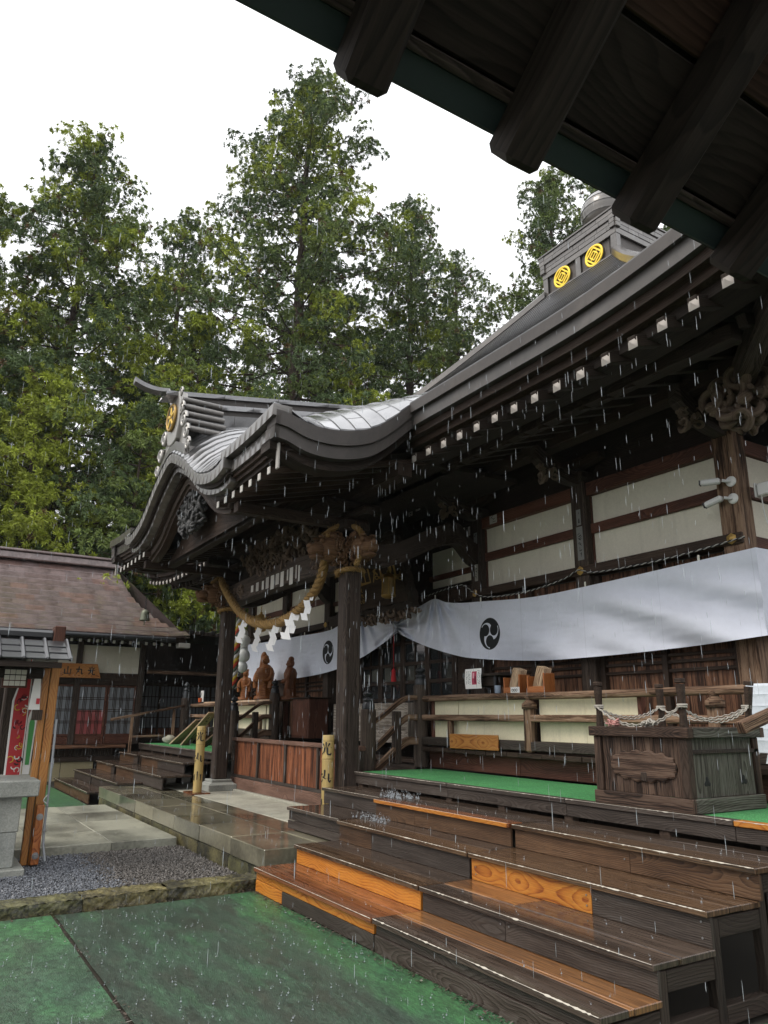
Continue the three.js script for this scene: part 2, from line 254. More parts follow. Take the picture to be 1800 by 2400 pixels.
// gravel: countless crushed stones
function gravel(name, n, place, pal, label) {
  const g = rough(new THREE.IcosahedronGeometry(1, 0), .35, 1.3, 3); g.computeVertexNormals();
  const im = new THREE.InstancedMesh(g, new THREE.MeshPhysicalMaterial({ roughness: .5, clearcoat: .5, clearcoatRoughness: .25, flatShading: true }), n), m = new THREE.Matrix4(), q = new THREE.Quaternion(), c = new THREE.Color();
  for (let i = 0; i < n; i++) { const [x, y, z, t] = place(i), s = rr(.005, .0125); q.setFromEuler(new THREE.Euler(rr(0, 6), rr(0, 6), rr(0, 6))); m.compose(v3(x, y, z), q, v3(s * rr(.8, 1.4), s * rr(.6, 1), s)); im.setMatrixAt(i, m); const p = pal(t, rnd()), k = rr(.5, 1.5); c.setRGB(p[0] * k, p[1] * k, p[2] * k); im.setColorAt(i, c); }
  im.name = name; im.userData = { kind: 'stuff', label, category: 'gravel' }; im.castShadow = im.receiveShadow = true; scene.add(im);
}
gravel('gravel', 56000, () => { const x = rr(-9.72, -7.26), z = -3.08 + 5.1 * rnd(); return [x, rr(-.012, .014), z, sstep(-1.75, -2.1, z + .35 * (fbm(x + 20, z + 20, 40, 40, 2, 4) - .5))]; }, (t, r) => t > r ? [.125, .112, .1] : [.15, .16, .18], 'loose grey gravel between the kerb and the stone path');
gravel('gravel', 5000, () => [rr(-14.2, -13.82), rr(-.012, .014), -3.05 + 3.2 * rnd(), 0], () => [.13, .13, .13], 'strip of dark gravel beyond the stone path');
struct('gravel_bed', new THREE.PlaneGeometry(7.2, 5.2).rotateX(-Math.PI / 2).translate(-10.7, -.008, -.5), std(.035, .034, .034, .8));

// ================= WOODEN STEPS AND DECKS =================
const wornMat = std(.5, .46, .39, .7);
function wornEdge(x0, x1, y, z, parent, amt = 1) { // splintered pale wood along a tread's nosing
  const n = Math.ceil(Math.abs(x1 - x0) / .012), s = Math.floor(rr(1, 99)), top = [], pos = [], idx = [];
  for (let i = 0; i <= n; i++) { const x = lerp(x0, x1, i / n), a = fbm(i / n, .5, Math.max(4, n / 20 | 0), 1, 3, s), b = vn(i * .7, 0, 999, 9, s + 3), w = clamp((a - .46) * 4 + (b - .6) * 1.6) * .011 * amt * (.15 + .85 * b * b); pos.push(x, y + .0015, z + .001, x, y + .0015, z - w, x, y - w * .5, z + .0015); }
  for (let i = 0; i < n; i++) { const a = i * 3, b = a + 3; idx.push(a, b, b + 1, a, b + 1, a + 1, a, a + 2, b + 2, a, b + 2, b); }
  const g = new THREE.BufferGeometry(); g.setAttribute('position', new THREE.Float32BufferAttribute(pos, 3)); g.setAttribute('uv', new THREE.Float32BufferAttribute(new Float32Array(pos.length / 3 * 2), 2)); g.setIndex(idx); g.computeVertexNormals();
  mesh('worn_edge', g, wornMat, parent);
}
const TH = .032;
// a step: top y, front z, back z, x range, tread rows [{depth, mats:[[xEnd, mat]...]}], riser pieces [[xEnd, mat]...]
function step(T, x0, x1, top, zf, zb, y0, rows, risers, amt = 1, wavy = 0) {
  let z = zf + .03;
  rows.forEach(([depth, pieces], r) => {
    let a = x0; const z1 = r === rows.length - 1 ? zb : z - depth;
    for (const [xe, m] of pieces) { const b = xe ?? x1; const g = bx(a + .002, b - .002, top - TH + rr(-.002, .002), top + rr(-.0015, .0015), z1 + .002, z - .001, 'x', .004); if (wavy && r === 0) { const p = g.attributes.position; for (let i = 0; i < p.count; i++) if (p.getZ(i) > z - .02) p.setZ(i, p.getZ(i) + .0); } mesh('tread_board', g, pick(m), T); a = b; }
    if (r === 0) wornEdge(x0 + .01, x1 - .01, top, z - .001, T, amt);
    z = z1;
  });
  let a = x0 + .008; const yt = top - TH - .002, split = risers.rows || [[y0, yt]];
  for (const [xe, m] of risers.list) { const b = xe ?? x1 - .004; split.forEach(([ya, yb, dz = 0], i) => mesh('riser_board', bx(a + .0015, b - .0015, ya + .002, yb, zf - .022 - dz, zf - dz + rr(-.002, .001), 'x', .002), pick(risers.alt && i ? risers.alt : m), T)); a = b; }
}
const nail = std(.3, .3, .3, .35, { metalness: .8 });
{
  const D = W.treadDark, B = W.treadBrown, O = W.treadOrange, rD = W.riserDark, rB = W.riserBrown, rO = W.riserOrange;
  // right-hand unit
  const A = thing('wooden_steps', 'dark wooden step unit with orange riser at the right end', 'steps', [0, 0, 0], 0, 'wooden step units'), ax0 = -4.82, ax1 = -2.78;
  step(A, ax0, ax1, .215, -2.94, -3.352, .0, [[.2, [[null, D]]], [.035, [[null, O]]], [.2, [[null, O]]]], { list: [[null, rD]], rows: [[.005, .115, -.012], [.117, .181, 0]] }, 1.2);
  step(A, ax0, ax1, .375, -3.33, -3.8, .215, [[.2, [[null, D]]], [.02, [[null, B]]], [.24, [[-4.05, O], [null, D]]]], { list: [[-3.92, rD], [null, rD]] }, 1.4);
  step(A, ax0, ax1, .56, -3.78, -4.24, .375, [[.2, [[null, B]]], [.12, [[-4.0, B], [null, B]]], [.2, [[-4.0, B], [null, B]]]], { list: [[-3.62, rO], [null, rD]] }, 1.1);
  step(A, ax0, ax1 + .02, .733, -4.22, -4.78, .56, [[.22, [[null, B]]], [.2, [[null, D]]], [.2, [[null, D]]]], { list: [[-3.68, rB], [null, rB]] }, 1);
  // framed right end with open bays
  const fr = W.dark, zs = [[-2.96, .17], [-3.34, .335], [-3.79, .52], [-4.23, .69]];
  for (let k = 0; k < 4; k++) {
    const [z0, y1] = zs[k], z1 = k < 3 ? zs[k + 1][0] : -4.75;
    mesh('side_post', bx(ax1 - .07, ax1 - .01, 0, y1, z0 - .065, z0, 'y'), pick(fr), A);
    mesh('side_rail', bx(ax1 - .075, ax1 - .012, y1 - .1, y1 - .002, z1 + .002, z0 - .067, 'z'), pick(fr), A);
    if (k) mesh('side_rail', bx(ax1 - .075, ax1 - .012, 0.01, .1, z1 + .002, z0 - .067, 'z'), pick(fr), A);
  }
  mesh('inner_panel', bx(ax0 + .02, ax0 + .05, .01, .33, -4.75, -3.4, 'z'), fr[0], A);
  for (const [x, y, z] of [[-4.76, .47, -3.777], [-4.76, .42, -3.777], [-3.66, .48, -3.777], [-3.66, .42, -3.777], [-3.58, .47, -3.777], [-2.84, .5, -3.777], [-2.84, .42, -3.777], [-3.72, .64, -4.217], [-2.83, .67, -4.217], [-3.96, .31, -3.327], [-3.88, .31, -3.327]]) mesh('nail_head', new THREE.CylinderGeometry(.006, .006, .003, 8).rotateX(Math.PI / 2).translate(x, y, z), nail, A);
  // middle unit
  const U = thing('wooden_steps', 'wooden step unit with a wet red-orange lowest tread beside the stone landing', 'steps', [0, 0, 0], 0, 'wooden step units'), bx0 = -6.93, bx1 = -4.835;
  step(U, bx0, bx1, .21, -2.94, -3.36, 0, [[.26, [[null, W.treadRed]]], [.16, [[null, W.treadRed]]]], { list: [[-6.35, rO], [null, rD]], rows: [[.005, .105, -.004], [.107, .176, 0]], alt: rO }, .35);
  step(U, bx0 + .02, bx1, .375, -3.33, -3.8, .21, [[.24, [[null, B]]], [.2, [[-5.6, D], [null, D]]]], { list: [[null, rO]] }, .9);
  step(U, bx0 + .03, bx1, .56, -3.78, -4.24, .375, [[.24, [[null, B]]], [.2, [[null, D]]]], { list: [[-6.28, rB], [null, rD]] }, 1);
  step(U, bx0 + .03, bx1, .737, -4.2, -4.78, .56, [[.16, [[null, W.treadRed]]], [.2, [[null, D]]], [.2, [[null, D]]]], { list: [[-6.2, rB], [null, rB]] }, .5);
  mesh('nosing_strip', bx(bx0 + .05, bx1 - .01, .706, .7365, -4.1695, -4.163, 'x', .002), W.riserOrange[0], U);
  // short unit that stands on the landing
  const Cc = thing('wooden_steps', 'short dark two-step wooden unit standing on the stone landing', 'steps', [0, 0, 0], 0, 'wooden step units');
  step(Cc, -8.2, -6.96, .56, -3.84, -4.36, .33, [[.22, [[null, D]]], [.2, [[null, D]]]], { list: [[null, rD]], rows: [[.335, .42, -.012], [.422, .526, 0]] }, .8);
  step(Cc, -8.32, -7.0, .735, -4.34, -4.8, .56, [[.2, [[null, D]]], [.2, [[null, D]]]], { list: [[null, rD]] }, .8);
  for (const x of [-8.17, -7.6]) mesh('side_post', bx(x, x + .04, .325, .53, -4.3, -3.9, 'y'), W.dark[0], Cc);
  // far units on the left of the porch
  const F = thing('wooden_steps', 'dark wet wooden step unit on the far side of the porch, next to the landing', 'steps', [0, 0, 0], 0, 'wooden step units'), G = thing('wooden_steps', 'dark wet wooden step unit at the far left, nearest the lattice hall', 'steps', [0, 0, 0], 0, 'wooden step units');
  for (const [T, x0, x1, o] of [[F, -16.75, -14.9, 0], [G, -18.65, -16.76, 0]]) {
    const e = T === F;
    step(T, x0, x1, .2, -3.0, -3.42, 0, [[.22, [[null, D]]], [.2, [[null, D]]]], { list: [[null, rB]] }, .3);
    step(T, x0 + .1, e ? x1 + .5 : x1, .375, -3.38, -3.86, .2, [[.24, [[null, D]]], [.2, [[null, D]]]], { list: [[null, rD]] }, .3);
    step(T, x0 + .2, e ? x1 + 1.7 : x1, .555, -3.82, -4.33, e ? .335 : .375, [[.24, [[null, D]]], [.2, [[null, D]]]], { list: [[(x0 + x1) / 2 + .7, rB], [null, rD]] }, .3);
    step(T, x0 + .3, e ? x1 + 1.35 : x1, .735, -4.29, -4.86, .555, [[.24, [[null, D]]], [.2, [[null, D]]]], { list: [[(x0 + x1) / 2 + .6, rB], [null, rD]] }, .3);
  }
}
const carpetMat = (() => { const map = tex(512, 512, (u, v, o) => { const n = fbm(u, v, 5, 5, 4, 61), f = .55 + .9 * fbm(u, v, 150, 150, 1, 62); o[0] = f * (.04 + .025 * n); o[1] = f * (.2 + .08 * n); o[2] = f * (.065 + .02 * n); }, { repeat: [1, 1] }); const b = tex(256, 256, (u, v, o) => { o[0] = o[1] = o[2] = fbm(u, v, 120, 120, 1, 63); }, { color: false, repeat: [2, 2] }); return new THREE.MeshStandardMaterial({ map, bumpMap: b, bumpScale: .006, roughness: .95 }); })();
function deck(label, x0, x1, zf, zb, posts, nosing) {
  const T = thing('wooden_deck', label, 'deck'); const D = W.dark;
  let a = x0; for (const [xe, m] of nosing) { const b = xe ?? x1; mesh('nosing_board', bx(a + .002, b - .002, .862, .898, zf - .1, zf, 'x', .005), pick(m), T); mesh('front_beam', bx(a + .002, b - .002, .765, .86, zf - .075, zf - .015, 'x'), pick(W.riserDark), T); wornEdge(a + .01, b - .01, .898, zf, T, .9); a = b; }
  const n = Math.round((x1 - x0) / .24); for (let i = 0; i < n; i++) { const p = lerp(x0, x1, i / n), q = lerp(x0, x1, (i + 1) / n); mesh('deck_board', bx(p + .002, q - .002, .858, .888, zb, zf - .102, 'z'), pick(D), T); }
  for (const x of posts) mesh('deck_post', bx(x - .045, x + .045, 0, .763, zf - .11, zf - .03, 'y'), W.beam[1], T);
  for (const x of posts) mesh('deck_post', bx(x - .045, x + .045, 0, .856, zb + .02, zb + .1, 'y'), W.dark[1], T);
  return T;
}
deck('long wooden deck with open front above the right-hand steps', -8.36, -1.6, -4.75, -5.95, [-8.2, -6.43, -5.62, -4.78, -3.83, -2.8, -1.7], [[-6.43, W.riserDark], [-4.78, W.riserDark], [-3.25, W.riserDark], [null, W.riserOrange]]);
deck('wooden deck on the far side of the porch below the leaning boards', -19.05, -13.6, -4.86, -5.95, [-18.9, -17.9, -16.9, -15.9, -14.9, -13.75], [[-17.2, W.riserDark], [-15.4, W.riserDark], [null, W.riserDark]]);
const carpetGeo = (x0, x1, zf, zb) => sheet((u, v) => [lerp(x0, x1, u), .892 + .003 * fbm(u, v, 20, 5, 2, 3) + (v === 0 || v === 1 ? -.003 : 0), lerp(zf, zb, v) + (v === 0 ? .012 * (fbm(u, .1, 60, 2, 3, 9) - .5) : 0)], 120, 8, (u, v, p) => [p[0], p[2]]);
single('green_carpet', carpetGeo(-8.33, -1.6, -4.835, -5.95).translate(0, .004, 0), carpetMat, 'bright green carpet on the deck above the right-hand steps', 'carpet');
single('green_carpet', carpetGeo(-19.03, -13.6, -4.95, -5.95).translate(0, .004, 0), carpetMat, 'bright green carpet on the far deck under the leaning boards', 'carpet');
{ // wet litter washed against the steps and the kerb
  const n = 1100, g = new THREE.CircleGeometry(1, 5).rotateX(-Math.PI / 2), im = new THREE.InstancedMesh(g, new THREE.MeshStandardMaterial({ roughness: .7, side: THREE.DoubleSide }), n), m = new THREE.Matrix4(), q = new THREE.Quaternion(), c = new THREE.Color(); SEED = 505;
  for (let i = 0; i < n; i++) { const k = rnd(); let x, z; if (k < .6) { x = rr(-6.95, -3.0); z = -2.915 + .07 * Math.pow(rnd(), 2) * (.3 + 1.6 * fbm((x + 9) / 9, .4, 14, 2, 3, 8)); } else if (k < .88) { z = rr(-2.95, .8); x = -6.97 + .12 * Math.pow(rnd(), 2); } else { x = rr(-6.8, -3.6); z = -1.22 + rr(-.05, .05); } const s = rr(.003, .011); q.setFromEuler(new THREE.Euler(rr(-.35, .35), rr(0, 6), rr(-.35, .35))); m.compose(v3(x, .014 + rr(0, .008), z), q, v3(s * rr(.5, 2.2), s, s * .7)); im.setMatrixAt(i, m); const t = rr(.5, 1.5); rnd() < .15 ? c.setRGB(.12 * t, .11 * t, .09 * t) : c.setRGB(.045 * t, .03 * t, .02 * t); im.setColorAt(i, c); }
  im.name = 'leaf_litter'; im.userData = { kind: 'stuff', label: 'wet brown litter along the foot of the steps and the kerb', category: 'litter' }; im.receiveShadow = true; scene.add(im);
}
// ================= MAIN HALL =================
const XC = -10.65, ZW = -6.85, APZ = -13.15, EZ = -4.6;
const plasterMap = tex(512, 512, (u, v, o) => { const a = fbm(u, v, 3, 3, 5, 81), b = fbm(u, v, 120, 120, 2, 82), st = fbm(u, v, 26, 3, 3, 84), t = .8 + .22 * (a - .5) + .1 * (b - .5) - .06 * sstep(.62, .85, st); o[0] = .8 * t; o[1] = .755 * t; o[2] = .63 * t; }, { repeat: [.5, .5] });
const plaster = new THREE.MeshStandardMaterial({ map: plasterMap, roughness: .9 });
const plasterWarm = new THREE.MeshStandardMaterial({ map: plasterMap, color: C3(1.12, 1.1, .92), roughness: .9 });
const gold = phys(.75, .5, .1, .35, { metalness: .9 }), goldDull = phys(.42, .27, .08, .5, { metalness: .6 });
const iron = phys(.05, .055, .06, .45, { metalness: .6 }), blackIron = phys(.03, .032, .035, .4, { metalness: .5 });
const hall = thing('main_hall', 'dark timber shrine hall with curved porch roof, railing and white plaster panels', 'hall');
const glassDark = phys(.02, .024, .026, .08, { clearcoat: 1, clearcoatRoughness: .03 });
{
  const colX = [-4.26, -6.28, -8.32, -12.98, -15.02, -17.04];
  const wall = group('front_wall', hall);
  colX.forEach((x, i) => mesh('column', bx(x - .115, x + .115, 1.1, 4.5, ZW - .12, ZW + .11, 'y', .012), i === 0 ? W.rail[0] : W.post[i % 2], wall));
  const bays = [[-6.28, -4.26], [-8.32, -6.28], [-15.02, -12.98], [-17.04, -15.02]];
  for (const [a, b] of bays) {
    const x0 = a + .118, x1 = b - .118;
    for (const [y0, y1, m] of [[3.335, 3.73, plaster], [3.86, 4.21, plaster]]) mesh('plaster_panel', bx(x0 - .01, x1 + .01, y0 - .01, y1 + .01, ZW - .06, ZW - .02, 'x', .003), m, wall);
    mesh('rail_beam', bx(x0, x1, 3.735, 3.855, ZW - .08, ZW + .03, 'x'), pick(W.red), wall);
    mesh('top_beam', bx(x0, x1, 4.215, 4.375, ZW - .1, ZW + .07, 'x'), pick(W.red), wall);
    for (const x of [x0, x1]) mesh('panel_edge', bx(x - .012, x + .012, 3.335, 4.21, ZW - .03, ZW + .005, 'y'), W.red[0], wall);
    // boarded lower wall
    const mid = (x0 + x1) / 2;
    for (const x of [x0 + .03, mid, x1 - .03]) mesh('wall_post', bx(x - .035, x + .035, 1.17, 3.2, ZW - .06, ZW + .03, 'y'), pick(W.beam), wall);
    for (const [p, q] of [[x0 + .066, mid - .036], [mid + .036, x1 - .066]]) {
      for (const y of [2.04, 2.13, 2.2, 2.9]) mesh('wall_rail', bx(p, q, y - .018, y + .018, ZW - .045, ZW + .012, 'x'), pick(W.beam), wall);
      for (let k = 0; k < 4; k++) { const u = lerp(p, q, k / 4), w = lerp(p, q, (k + 1) / 4); mesh('wall_board', bx(u + .001, w - .001, 1.17, 3.2, ZW - .055, ZW - .03 + rr(-.003, .003), 'y', .003), pick(W.board), wall); }
    }
  }
  // long beam under the panels, ridged with weathered grain
  for (const [a, b] of [[-6.28, -4.15], [-8.44, -6.28], [-15.02, -12.86], [-17.15, -15.02]]) mesh('long_beam', bx(a, b, 3.215, 3.33, ZW - .05, ZW + .135, 'x', .008), pick(W.beam), wall);
  for (const x of [-4.26, -6.28, -8.32, -12.98, -15.02]) { // gilt hexagonal nail covers
    const n = mesh('nail_cover', lathe([[.0001, .03], [.02, .028], [.028, .012], [.05, .01], [.058, 0]], 6).rotateX(Math.PI / 2).translate(x, 3.275, ZW + .136), goldDull, wall);
  }
  mesh('center_beam', bx(-12.9, -8.4, 3.2, 3.42, ZW - .08, ZW + .12, 'x', .01), W.beam[0], wall);
  mesh('center_panel', bx(-12.9, -8.4, 3.42, 4.35, ZW - .1, ZW - .03, 'x'), W.dark[0], wall);
  for (const [a, b] of [[-9.55, -8.44], [-12.86, -11.75]]) { mesh('plaster_panel', bx(a, b, 3.72, 4.1, ZW - .03, ZW - .005), plaster, wall); mesh('plaster_panel', bx(a, b, 3.52, 3.63, ZW - .03, ZW - .004), plaster, wall); mesh('rail_beam', bx(a - .05, b + .02, 3.635, 3.715, ZW - .03, ZW + .03), W.red[0], wall); }
  // entrance: glazed and panelled doors set back in the middle bay
  const zd = ZW - .18; let dx = -12.86;
  const leaves = [['p', .75], ['g', .72], ['g', .72], ['g', .72], ['g', .72], ['p', .83]];
  for (const [t, w] of leaves) {
    const d = group('door_leaf', hall), x0 = dx, x1 = dx + w; dx = x1;
    for (const x of [x0 + .035, x1 - .035]) mesh('stile', bx(x - .033, x + .033, 1.2, 3.2, zd - .025, zd + .025, 'y'), pick(W.beam), d);
    const rails = t === 'g' ? [1.24, 1.55, 1.82, 2.1, 2.4, 2.75, 3.15] : [1.24, 1.5, 2.06, 2.5, 3.15];
    for (const y of rails) mesh('rail', bx(x0 + .07, x1 - .07, y - .028, y + .028, zd - .022, zd + .02, 'x'), pick(W.beam), d);
    if (t === 'g') { mesh('mullion', bx((x0 + x1) / 2 - .014, (x0 + x1) / 2 + .014, 1.58, 3.12, zd - .02, zd + .016, 'y'), W.beam[0], d); for (let k = 1; k < 6; k++) for (const s of [0, 1]) { const p = s ? (x0 + x1) / 2 + .014 : x0 + .07, q = s ? x1 - .07 : (x0 + x1) / 2 - .014; mesh('pane', bx(p, q, rails[k] + .028, rails[k + 1] - .028, zd - .008, zd - .002, 'x', .001), glassDark, d); } mesh('kick_panel', bx(x0 + .07, x1 - .07, 1.26, 1.54, zd - .01, zd), W.pale[1], d); }
    else { for (const [a, b] of [[1.53, 2.03], [2.09, 2.47]]) for (const [p, q] of [[x0 + .07, (x0 + x1) / 2 - .02], [(x0 + x1) / 2 + .02, x1 - .07]]) mesh('carved_panel', rough(new THREE.BoxGeometry(q - p, b - a, .03, 14, 14, 1).translate((p + q) / 2, (a + b) / 2, zd - .005), .012, 16, 8), W.beam[1], d); mesh('muntin', bx((x0 + x1) / 2 - .02, (x0 + x1) / 2 + .02, 1.53, 3.12, zd - .02, zd + .015, 'y'), W.beam[0], d); for (let k = 0; k < 6; k++) mesh('slat', bx(x0 + .08 + k * (w - .16) / 6, x0 + .1 + k * (w - .16) / 6, 2.53, 3.12, zd - .02, zd, 'y'), W.beam[0], d); }
  }
  mesh('threshold', bx(-12.9, -8.4, 1.17, 1.22, zd - .1, ZW + .1, 'x'), W.beam[2], wall);
  // hall body behind the front wall
  mesh('back_wall', bx(-17.1, -4.2, .1, 4.8, -19.5, -19.35), W.board[0], hall);
  { // right side wall with two plaster panels and a post
    const sw = group('side_wall', hall);
    mesh('side_boards', bx(-4.3, -4.24, .9, 3.2, -19.3, ZW - .13, 'y'), W.board[1], sw);
    for (let k = 0; k < 6; k++) { const z1 = ZW - .14 - k * 2.05, z0 = z1 - 2.03; mesh('column', bx(-4.36, -4.16, .9, 4.5, z0 - .1, z0 + .1, 'y'), W.post[k % 2], sw); for (const [a, b] of [[3.335, 3.73], [3.86, 4.21]]) mesh('plaster_panel', bx(-4.3, -4.23, a, b, z0 + .1, z1 - .04), plaster, sw); for (const [a, b] of [[3.215, 3.33], [3.735, 3.855], [4.215, 4.375]]) mesh('side_beam', bx(-4.34, -4.19, a, b, z0 + .1, z1, 'z'), W.red[k % 2], sw); }
    mesh('side_boards', bx(-17.1, -17.0, .9, 4.5, -19.3, ZW - .13, 'y'), W.board[2], sw);
  }
  mesh('floor_slab', bx(-17.2, -4.1, .1, 1.05, -19.3, ZW - .2), W.dark[0], hall);
}
// ---------- veranda with railing ----------
const EY = 1.16, RZ = -6.0;
{
  const ver = group('veranda', hall);
  for (const [x0, x1] of [[-8.6, -3.2], [-18.4, -13.7]]) {
    const n = Math.round((x1 - x0) / .19); for (let i = 0; i < n; i++) mesh('floor_board', bx(lerp(x0, x1, i / n) + .002, lerp(x0, x1, (i + 1) / n) - .002, EY - .05 + rr(-.003, .003), EY + rr(-.002, .002), ZW - .1, RZ + .06 + rr(-.008, .006), 'z'), pick(W.beam), ver);
    const m = Math.round((x1 - x0) / 1.65); for (let i = 0; i < m; i++) mesh('skirt_board', bx(lerp(x0, x1, i / m) + .002, lerp(x0, x1, (i + 1) / m) - .002, .9, EY - .052, RZ - .11, RZ - .085 + rr(-.003, .003), 'x'), pick(W.red), ver);
  }
  for (let z = RZ - .2; z > -19; z -= .2) mesh('floor_board', bx(-4.1, -3.2, EY - .05, EY + rr(-.002, .002), z - .198, z - .002, 'x'), pick(W.beam), ver).visible = true;
  const rail = group('railing', hall);
  for (const [x0, x1] of [[-8.62, -3.15], [-18.7, -13.68]]) {
    const round = sweep(Array.from({ length: 10 }, (_, k) => [Math.cos(k * .6283) * .042, Math.sin(k * .6283) * .042]), 24, (t, a, b) => [lerp(x0, x1, t), 1.785 + b + .004 * Math.sin(t * 9), RZ + a]);
    mesh('top_rail', round, W.rail[0], rail);
    mesh('middle_rail', bx(x0, x1, 1.5, 1.578, RZ - .05, RZ + .045, 'x', .012), W.rail[1], rail);
    mesh('bottom_rail', bx(x0, x1, 1.185, 1.29, RZ - .06, RZ + .05, 'x', .01), W.riserDark[0], rail);
  }
  const posts = [-8.0, -6.51, -5.2, -4.15, -14.3, -15.9, -17.4];
  posts.forEach((x, i) => {
    const big = [-6.51, -4.15, -15.9].includes(x);
    if (big) { mesh('rail_post', bx(x - .06, x + .06, 1.17, 1.66, RZ - .06, RZ + .06, 'y', .02), W.rail[2], rail); mesh('post_cap', lathe([[.001, .16], [.03, .155], [.055, .13], [.04, .11], [.04, .095], [.085, .06], [.088, 0], [.001, 0]], 10).translate(x, 1.64, RZ), W.rail[2], rail); }
    else mesh('rail_post', bx(x - .035, x + .035, 1.29, 1.5, RZ - .035, RZ + .035, 'y', .01), W.rail[i % 3], rail);
  });
  for (const [a, b] of [[-8.48, -7.95], [-7.94, -6.58], [-6.44, -5.05], [-14.2, -13.75], [-15.8, -14.25], [-17.3, -15.95]]) for (const [y0, y1] of [[1.3, 1.5], [1.58, 1.745]]) for (const [p, q] of [[a, (a + b) / 2], [(a + b) / 2, b]]) mesh('white_board', bx(p + .001, q - .001, y0 - .01, y1 + .01, RZ - .1, RZ - .085, 'x', .002), plasterWarm, rail);
  for (const x of [-8.49, -6.6, -5.02]) mesh('board_post', bx(x - .025, x + .025, 1.17, 1.78, RZ - .13, RZ - .06, 'y'), W.red[1], rail);
  // tall newels with onion-shaped finials, stair rails down to the low newels
  const newel = (x, z, y0, y1, r) => { const n = group('newel', hall); const ps = latheW([[r, y0], [r, y1 - .02], [r - .01, y1]], 12).translate(x, 0, z); mesh('shaft', ps, W.post[1], n); mesh('finial', lathe([[r * .82, 0], [r * .86, .02], [r * .8, .1], [r * .62, .12], [r * .62, .14], [r * .72, .15], [r * .74, .19], [r * .45, .205], [r * .3, .22], [r * .62, .25], [r * .74, .28], [r * .6, .315], [r * .25, .34], [r * .08, .37], [.0001, .385]], 16).scale(1, .7, 1).translate(x, y1, z), blackIron, n); return n; };
  for (const [xt, xl] of [[-8.68, -8.58], [-13.64, -13.42]]) {
    newel(xt, RZ, .9, 1.975, .1); newel(xl, -5.1, .895, 1.64, .1);
    const s = [[1.46, 1.80, .06, .07], [1.12, 1.54, .08, .07], [.86, 1.24, .1, .09]];
    for (const [ya, yb, h, w] of s) {
      const pts = (t) => { const z = lerp(-5.12, RZ - .02, t), y = lerp(ya, yb, sstep(0, .72, t) * .55 + clamp(t / .72) * .45); return [lerp(xl, xt, t), y, z]; };
      mesh('stair_rail', sweep(rect(-w / 2, w / 2, -h / 2, h / 2), 14, (t, a, b) => { const p = pts(t); return [p[0] + a, p[1] + b, p[2]]; }), W.rail[2], rail);
    }
    mesh('baluster', bx(lerp(xl, xt, .5) - .05, lerp(xl, xt, .5) + .05, .95, 1.62, -5.62, -5.52, 'y', .01), W.post[0], rail);
  }
  // stair treads between the newels
  const st = group('inner_stairs', hall);
  for (let k = 0; k < 4; k++) { const y = .42 + k * .19, z = -5.05 - k * .28; mesh('stair_tread', bx(-13.35, -8.7, y - .05, y, z - .34, z, 'x', .008), pick(W.beam), st); mesh('stair_riser', bx(-13.35, -8.7, y - .19, y - .052, z - .06, z - .03, 'x'), pick(W.post), st); }
}
// ---------- fence between the porch posts ----------
{
  const fz = -4.98, F = group('porch_fence', hall), xs = [-12.95, -11.85, -10.78, -9.7, -8.55];
  mesh('sill_stone', bx(-13.1, -8.45, .318, .352, fz - .12, fz + .1, 'x', .006), S.dry[0], F);
  mesh('skirt_board', bx(-13.0, -8.5, .354, .53, fz - .04, fz + .035, 'x'), W.fenceRail[0], F);
  mesh('base_rail', bx(-13.0, -8.5, .532, .58, fz - .035, fz + .03, 'x'), W.riserDark[0], F);
  mesh('top_rail', bx(-13.0, -8.5, 1.125, 1.185, fz - .045, fz + .045, 'x', .01), W.fenceRail[0], F);
  for (const x of xs) mesh('fence_post', bx(x - .028, x + .028, .58, 1.125, fz - .03, fz + .038, 'y'), W.riserDark[1], F);
  for (let i = 0; i < 4; i++) for (let k = 0; k < 5; k++) { const a = lerp(xs[i] + .028, xs[i + 1] - .028, k / 5), b = lerp(xs[i] + .028, xs[i + 1] - .028, (k + 1) / 5); mesh('fence_board', bx(a + .001, b - .001, .58, 1.125, fz - .012, fz + .006 + rr(-.003, .003), 'y', .003), pick(W.fence), F); }
  mesh('end_finial', lathe([[.03, 0], [.032, .05], [.02, .07], [.034, .1], [.03, .13], [.012, .16], [.001, .175]], 8).translate(-12.97, 1.185, fz), W.post[0], F);
}
